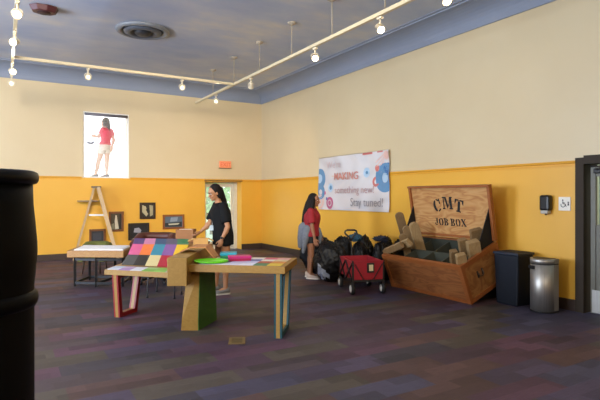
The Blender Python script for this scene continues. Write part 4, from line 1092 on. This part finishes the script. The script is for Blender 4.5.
def woman(name, loc, label, spec):
    rt = empty(name, loc, label, 'person', rot=CAMROT)
    F_ = spec['F']; f = Vector((F_[0], F_[1], 0)).normalized(); l = Vector((-f.y, f.x, 0))
    P, C, Nk, H = (Vector(spec[k]) for k in ('pelvis', 'chest', 'neck', 'head'))
    Rh = spec['Rh']; hairm = spec['hairm']
    ShL, ShR = C+l*.150+V(0, 0, .02), C-l*.150+V(0, 0, .02)
    HpL, HpR = P+l*.085-V(0, 0, .02), P-l*.085-V(0, 0, .02)
    rings = [(P-V(0, 0, .10), .145, .105), (P-V(0, 0, .02), .165, .120), (P+V(0, 0, .06), .150, .108), (P.lerp(C, .40), .122, .092), (P.lerp(C, .68), .138, .110), (P.lerp(C, .88), .148, .112), (C+V(0, 0, .01), .150, .088), (C+V(0, 0, .05), .095, .068), (C.lerp(Nk, .8), .052, .052)]
    b = MB(); torso(b, rings, F_)
    b.cone(C.lerp(Nk, .5), H-Rh@V(0, .02, .05), .052, .046)
    head(b, H, Rh)
    for s, hp in (('L', HpL), ('R', HpR)):
        k, a = Vector(spec['knee'+s]), Vector(spec['ankle'+s]); leg(b, hp, k, a); b.cone(a, a-V(0, 0, .03)+Vector((spec['toe'][0], spec['toe'][1], 0))*.08, .034, .03)
    for s, sh in (('L', ShL), ('R', ShR)):
        e, w = Vector(spec['elbow'+s]), Vector(spec['wrist'+s]); arm(b, sh, e, w)
        hd = spec.get('hand'+s, (w-e)); hand(b, w, hd, spec.get('thumb'+s, f), None)
    body = remesh(b, 'body', .0062, spec['skin'], rt, 2)
    face(rt, H, Rh, hairm)
    # shirt
    b = MB(); low = spec.get('hem', -.06)
    lo_, wi = spec.get('loose', 0), spec.get('wide', 0)
    sr = [(P+V(0, 0, low), .172+wi, .128+wi), (P+V(0, 0, max(low+.03, .02)), .172+wi, .128+wi), (P.lerp(C, .40), .142+lo_, .110+lo_), (P.lerp(C, .68), .152+wi, .124+wi), (P.lerp(C, .88), .162+wi*.7, .126+wi*.8), (C+V(0, 0, .015), .166+wi*.4, .103+wi*.3), (C+V(0, 0, .058), .110, .082), (C+V(0, 0, .075), .068, .066)]
    torso(b, sr, F_)
    for s, sh in (('L', ShL), ('R', ShR)):
        e = Vector(spec['elbow'+s]); q = Vector(sh).lerp(e, spec.get('sleeve', .62))
        b.ell(sh, (.062+wi*.3,)*3); b.cone(sh, q, .060+wi*.3, .062+wi*.6, n=16, round_=False)
    shirt = remesh(b, 'shirt', .009, spec['shirtm'], rt, 3)
    # shorts
    b = MB(); torso(b, [(P-V(0, 0, .10), .158, .122), (P-V(0, 0, .02), .176, .132), (P+V(0, 0, .06), .160, .118), (P+V(0, 0, .10), .150, .112)], F_)
    for s, hp in (('L', HpL), ('R', HpR)):
        k = Vector(spec['knee'+s]); q = hp.lerp(k, spec.get('short', .40)); b.cone(hp+V(0, 0, .03), q, .100, .092, n=18, round_=False)
    remesh(b, spec.get('bottoms', 'shorts'), .009, spec['shortm'], rt, 3)
    for s in 'LR': shoe(rt, spec['ankle'+s], spec['toe'], spec['shoem'], spec['solem'])
    # hair
    b = MB()
    b.ell(H+Rh@V(0, -.034, .036), (.086, .102, .106), R=Rh, u=24, v=16)
    for s in (-1, 1): b.ell(H+Rh@V(s*.064, -.042, -.03), (.022, .045, .08), R=Rh)
    for pts, rr in spec['hair']:
        for (p0, p1), (ra, rb) in zip(zip(pts, pts[1:]), zip(rr, rr[1:])): b.cone(p0, p1, ra, rb, n=14)
    remesh(b, 'hair', .009, hairm, rt, 3)
    return rt, f, l, P, C, H
HAIR = mat('#120c0a', .75, var=.3, scale=40., spec=.25)
# woman in black at the table
u = lambda px: (px-222)*.0155
zz = lambda py: (292.5-py)*.0155
F1 = (-.86, -.50)
S1 = dict(F=F1, pelvis=(u(223), .0, .90), chest=(u(220), 0, 1.345), neck=(u(217.5), -.02, 1.435), head=(u(214.6), -.04, 1.565), Rh=rot_to((-.76, -.65), .34),
          kneeL=(u(226), -.03, .47), ankleL=(u(225.5), -.02, .085), kneeR=(u(216), .14, .48), ankleR=(u(213.5), .20, .085), toe=(-.93, -.35),
          elbowL=(u(229.5), -.20, 1.045), wristL=(u(224), -.235, .865), handL=(-.3, 0, -1), thumbL=(-.8, -.4, .2), elbowR=(u(208.5), .02, 1.08), wristR=(u(201.5), -.04, .975), handR=(-.62, -.15, -.5), thumbR=(-.1, -.9, .35),
          skin=SKIN, shirtm=mat('#0b0c0d', .85, var=.25, spec=.2), shortm=mat('#0c0c0e', .7), shoem=mat('#6e6a64', .7), solem=mat('#b8b0a0', .6), hairm=HAIR, hem=-.13, loose=.04, wide=.03, sleeve=.78, short=.30,
          hair=[([V(u(218.5), .03, 1.60), V(u(221), .07, 1.52), V(u(223.5), .10, 1.43), V(u(224.5), .11, 1.36)], [.072, .055, .04, .022])])
rt, f, l, P, C, H = woman('person', W(-1.209, 7.76), 'woman in black t-shirt and shorts leaning towards the table, in front of the doorway', S1)
b = MB(); w1_ = Vector(S1['wristL']); e1_ = Vector(S1['elbowL']); d_ = (w1_-e1_).normalized(); c_ = w1_-d_*.03
x_ = d_.cross(V(0, 0, 1)).normalized(); y_ = d_.cross(x_)
b.tube([c_+x_*.031*math.cos(t_)+y_*.031*math.sin(t_) for t_ in [i*PI/8 for i in range(16)]], .008, BLACKM, 8, closed=True); b.box(c_-V(.012, .028, 0), (.03, .012, .034), BLACKM); b.build('wristwatch', parent=rt)
b = MB()
for s in (-1, 1):
    b.tube([C+V(0, 0, .075)+l*s*.06, C+f*.10+l*s*.055+V(0, 0, -.02), C+f*.128+l*s*.035+V(0, 0, -.14), C+f*.125+V(0, 0, -.27)], .0045, mat('#b8b4ac', .6), 6)
b.box(C+f*.135+V(0, 0, -.315), (.055, .055, .075), mat('#a8b4b8', .5)); b.build('lanyard', parent=rt)

# woman in red by the wall
u = lambda px: (px-311.5)*.01854
S2 = dict(F=(.97, -.22), pelvis=(u(311), 0, .80), chest=(u(312.3), 0, 1.215), neck=(u(313.2), 0, 1.305), head=(u(314.4), -.01, 1.435), Rh=rot_to((.88, -.47), .05),
          kneeL=(u(310.5), .10, .42), ankleL=(u(308.8), .11, .085), kneeR=(u(311), -.08, .42), ankleR=(u(310.2), -.09, .085), toe=(.93, -.37),
          elbowL=(u(316.5), .17, .97), wristL=(u(319.3), .15, .80), handL=(.4, 0, -1), thumbL=(1, 0, 0), elbowR=(u(311.8), -.175, .96), wristR=(u(314.2), -.19, .745), handR=(.25, 0, -1), thumbR=(1, 0.1, 0),
          skin=SKIN2, shirtm=mat('#8a101c', .8, var=.15), shortm=mat('#0e0e11', .7), shoem=mat('#b8a494', .7), solem=mat('#cfc4b4', .6), hairm=HAIR, hem=-.02, loose=.03, wide=.035, sleeve=.76, short=.34,
          hair=[([V(u(312.2), .02, 1.47), V(u(309.4), .03, 1.36), V(u(307), .03, 1.22), V(u(305.2), .02, 1.06), V(u(304.4), .0, .94)], [.085, .086, .084, .070, .03]),
                ([V(u(313), -.07, 1.44), V(u(311.5), -.10, 1.30), V(u(309), -.10, 1.16)], [.045, .05, .03])])
rt, f, l, P, C, H = woman('person', W(.215, 9.27), 'woman in red top with long black hair standing by the black bags', S2)
b = MB(); torso(b, [(P+V(0, 0, .05), .176, .138), (P+V(0, 0, .09), .182, .142), (P+V(0, 0, .15), .165, .130)], S2['F'])
for pts, rr in (([(u(304), -.02, .93), (u(301.8), -.03, .74), (u(300.2), -.04, .60)], (.11, .085, .05)), ([(u(307), -.12, .92), (u(305), -.15, .74), (u(303), -.15, .50)], (.08, .07, .03)), ([(u(318.3), -.02, .90), (u(320.2), -.03, .80), (u(319.6), -.03, .66)], (.045, .04, .025))):
    for (p0, p1), (ra, rb) in zip(zip(pts, pts[1:]), zip(rr, rr[1:])): b.cone(p0, p1, ra, rb)
remesh(b, 'tied_jacket', .01, mat('#6a6e76', .9, var=.35, scale=30.), rt, 2)

# girl on the window ledge
PXS = 12.46/500
u = lambda px: (px-104)*PXS
F3 = (-.95, .30)
S3 = dict(F=F3, pelvis=(u(105), 0, .80), chest=(u(107), 0, 1.20), neck=(u(106), 0, 1.285), head=(u(104.6), .02, 1.405), Rh=rot_to((-.92, .35), .0),
          kneeL=(u(98.5), .0, .43), ankleL=(u(95.4), .0, .08), kneeR=(u(106.2), .05, .42), ankleR=(u(105.6), .06, .08), toe=(-.95, .1),
          elbowL=(u(100), -.04, 1.07), wristL=(u(95.6), .02, 1.06), handL=(-1, 0, .25), thumbL=(0, 0, 1), elbowR=(u(112.3), .12, .98), wristR=(u(111.8), .02, .80), handR=(-.2, 0, -1), thumbR=(-1, 0, 0),
          skin=mat('#e2bca4', .55, var=.05), shirtm=mat('#ee4a66', .7, var=.1), shortm=mat('#efe8dc', .8), shoem=mat('#54504e', .7), solem=mat('#8a847c', .6), hairm=mat('#241614', .5, var=.3), hem=.04, loose=-.01, sleeve=.55, short=.42, bottoms='skirt',
          hair=[([V(u(106), .0, 1.45), V(u(108.5), -.03, 1.34), V(u(110), -.05, 1.22)], [.08, .062, .03])])
Yg = YB+.27; Xg = XB(104, Yg)
woman('person', (Xg, Yg, ZR+.0085), 'girl in pink-red top standing on the ledge of the high window', S3)[0].scale = (.99,)*3
b = MB(); c_ = Vector((XB(89.5, YB+.08), YB+.045, EYE+(HY-143)/F*12.2))
b.box((0, -.02, 0), (.13, .025, .05), mat('#8e9098', .6), bev=.01, rot=Euler((0, .25, 0))); b.box((.06, -.02, .01), (.05, .02, .10), mat('#8e9098', .6), bev=.008, rot=Euler((0, .9, 0)))
o = b.build('cleaning_cloth'); o.location = c_; tag(o, 'small grey scrap stuck to the high window pane, left of the girl', 'cloth')

# ------------------------------------------------------------------ light
world = bpy.data.worlds.new('sky'); scn.world = world; world.use_nodes = True
bg = world.node_tree.nodes['Background']; wt = world.node_tree
tcw = N(wt, 'ShaderNodeTexCoord'); gr = N(wt, 'ShaderNodeTexGradient'); rpw = N(wt, 'ShaderNodeValToRGB')
rpw.color_ramp.elements[0].color = (.93, .96, 1, 1); rpw.color_ramp.elements[1].color = (.80, .90, 1, 1)
mpw = N(wt, 'ShaderNodeMapping'); mpw.inputs['Rotation'].default_value = (0, PI/2, 0)
wt.links.new(tcw.outputs['Generated'], mpw.inputs[0]); wt.links.new(mpw.outputs[0], gr.inputs[0]); wt.links.new(gr.outputs[0], rpw.inputs[0]); wt.links.new(rpw.outputs[0], bg.inputs[0])
bg.inputs[1].default_value = 3.2
def area(name, loc, target, sx, sy, e, col):
    l = bpy.data.lights.new(name, 'AREA'); l.shape = 'RECTANGLE'; l.size = sx; l.size_y = sy; l.energy = e; l.color = col
    o = bpy.data.objects.new(name, l); COL.objects.link(o); o.location = loc
    o.rotation_euler = (Vector(target)-Vector(loc)).to_track_quat('-Z', 'Y').to_euler(); return o
area('daylight_left_front', (X0-.1, 2.5, 2.15), (X0+5, 2.5, 3.6), 2.9, 2.4, 560, (.74, .84, 1))
area('daylight_left_back', (X0-.1, 7.5, 2.15), (X0+5, 7.5, 3.6), 2.9, 2.4, 800, (.64, .78, 1))
area('added_fill_rear', (1.0, -3.6, 4.1), (3.5, 9, 1.9), 5., 1.2, 110, (1, .86, .66))  # unseen warm fill added behind the camera, stands for no known fitting
area('added_fill_overhead', (0.5, 3.0, 4.35), (2.2, 9, 1.4), 3., 2., 40, (1, .84, .62))  # second added fill, out of view under the ceiling, no real lamp

def wash(loc, aim, e, deg, col=(1, .84, .62), r=.15):  # unseen spots added to brighten the walls beyond what the track lamps give
    l = bpy.data.lights.new('added_wall_fill', 'SPOT'); l.energy = e; l.color = col; l.spot_size = math.radians(deg); l.spot_blend = .8; l.shadow_soft_size = r
    o = bpy.data.objects.new('added_wall_fill', l); COL.objects.link(o); o.location = loc; o.rotation_euler = (Vector(aim)-Vector(loc)).to_track_quat('-Z', 'Y').to_euler()
wash((-1.5, 1.5, 4.2), (.3, YB, 2.9), 2600, 54, r=.6)
wash((1.5, .5, 4.2), (5.2, YB, 1.3), 1900, 45, (1, .92, .80), r=.6)
wash((-.5, 1.0, 4.2), (XR, 9.0, 2.0), 450, 62, r=.6)
# ------------------------------------------------------------------ camera
cam = bpy.data.cameras.new('camera'); cam.sensor_width = 36.; cam.lens = F/600*36.; cam.shift_y = -(200-HY)/600.; cam.clip_end = 200
co = bpy.data.objects.new('camera', cam); COL.objects.link(co); co.location = (0, 0, EYE); co.rotation_euler = (PI/2, 0, -YAW)
scn.camera = co
scn.view_settings.view_transform = 'Standard'; scn.view_settings.look = 'None'; scn.view_settings.exposure = 0.; scn.view_settings.gamma = 1.
scn.cycles.use_denoising = True; scn.cycles.max_bounces = 8; scn.cycles.diffuse_bounces = 4; scn.cycles.sample_clamp_indirect = 6.; scn.cycles.caustics_reflective = False; scn.cycles.caustics_refractive = False
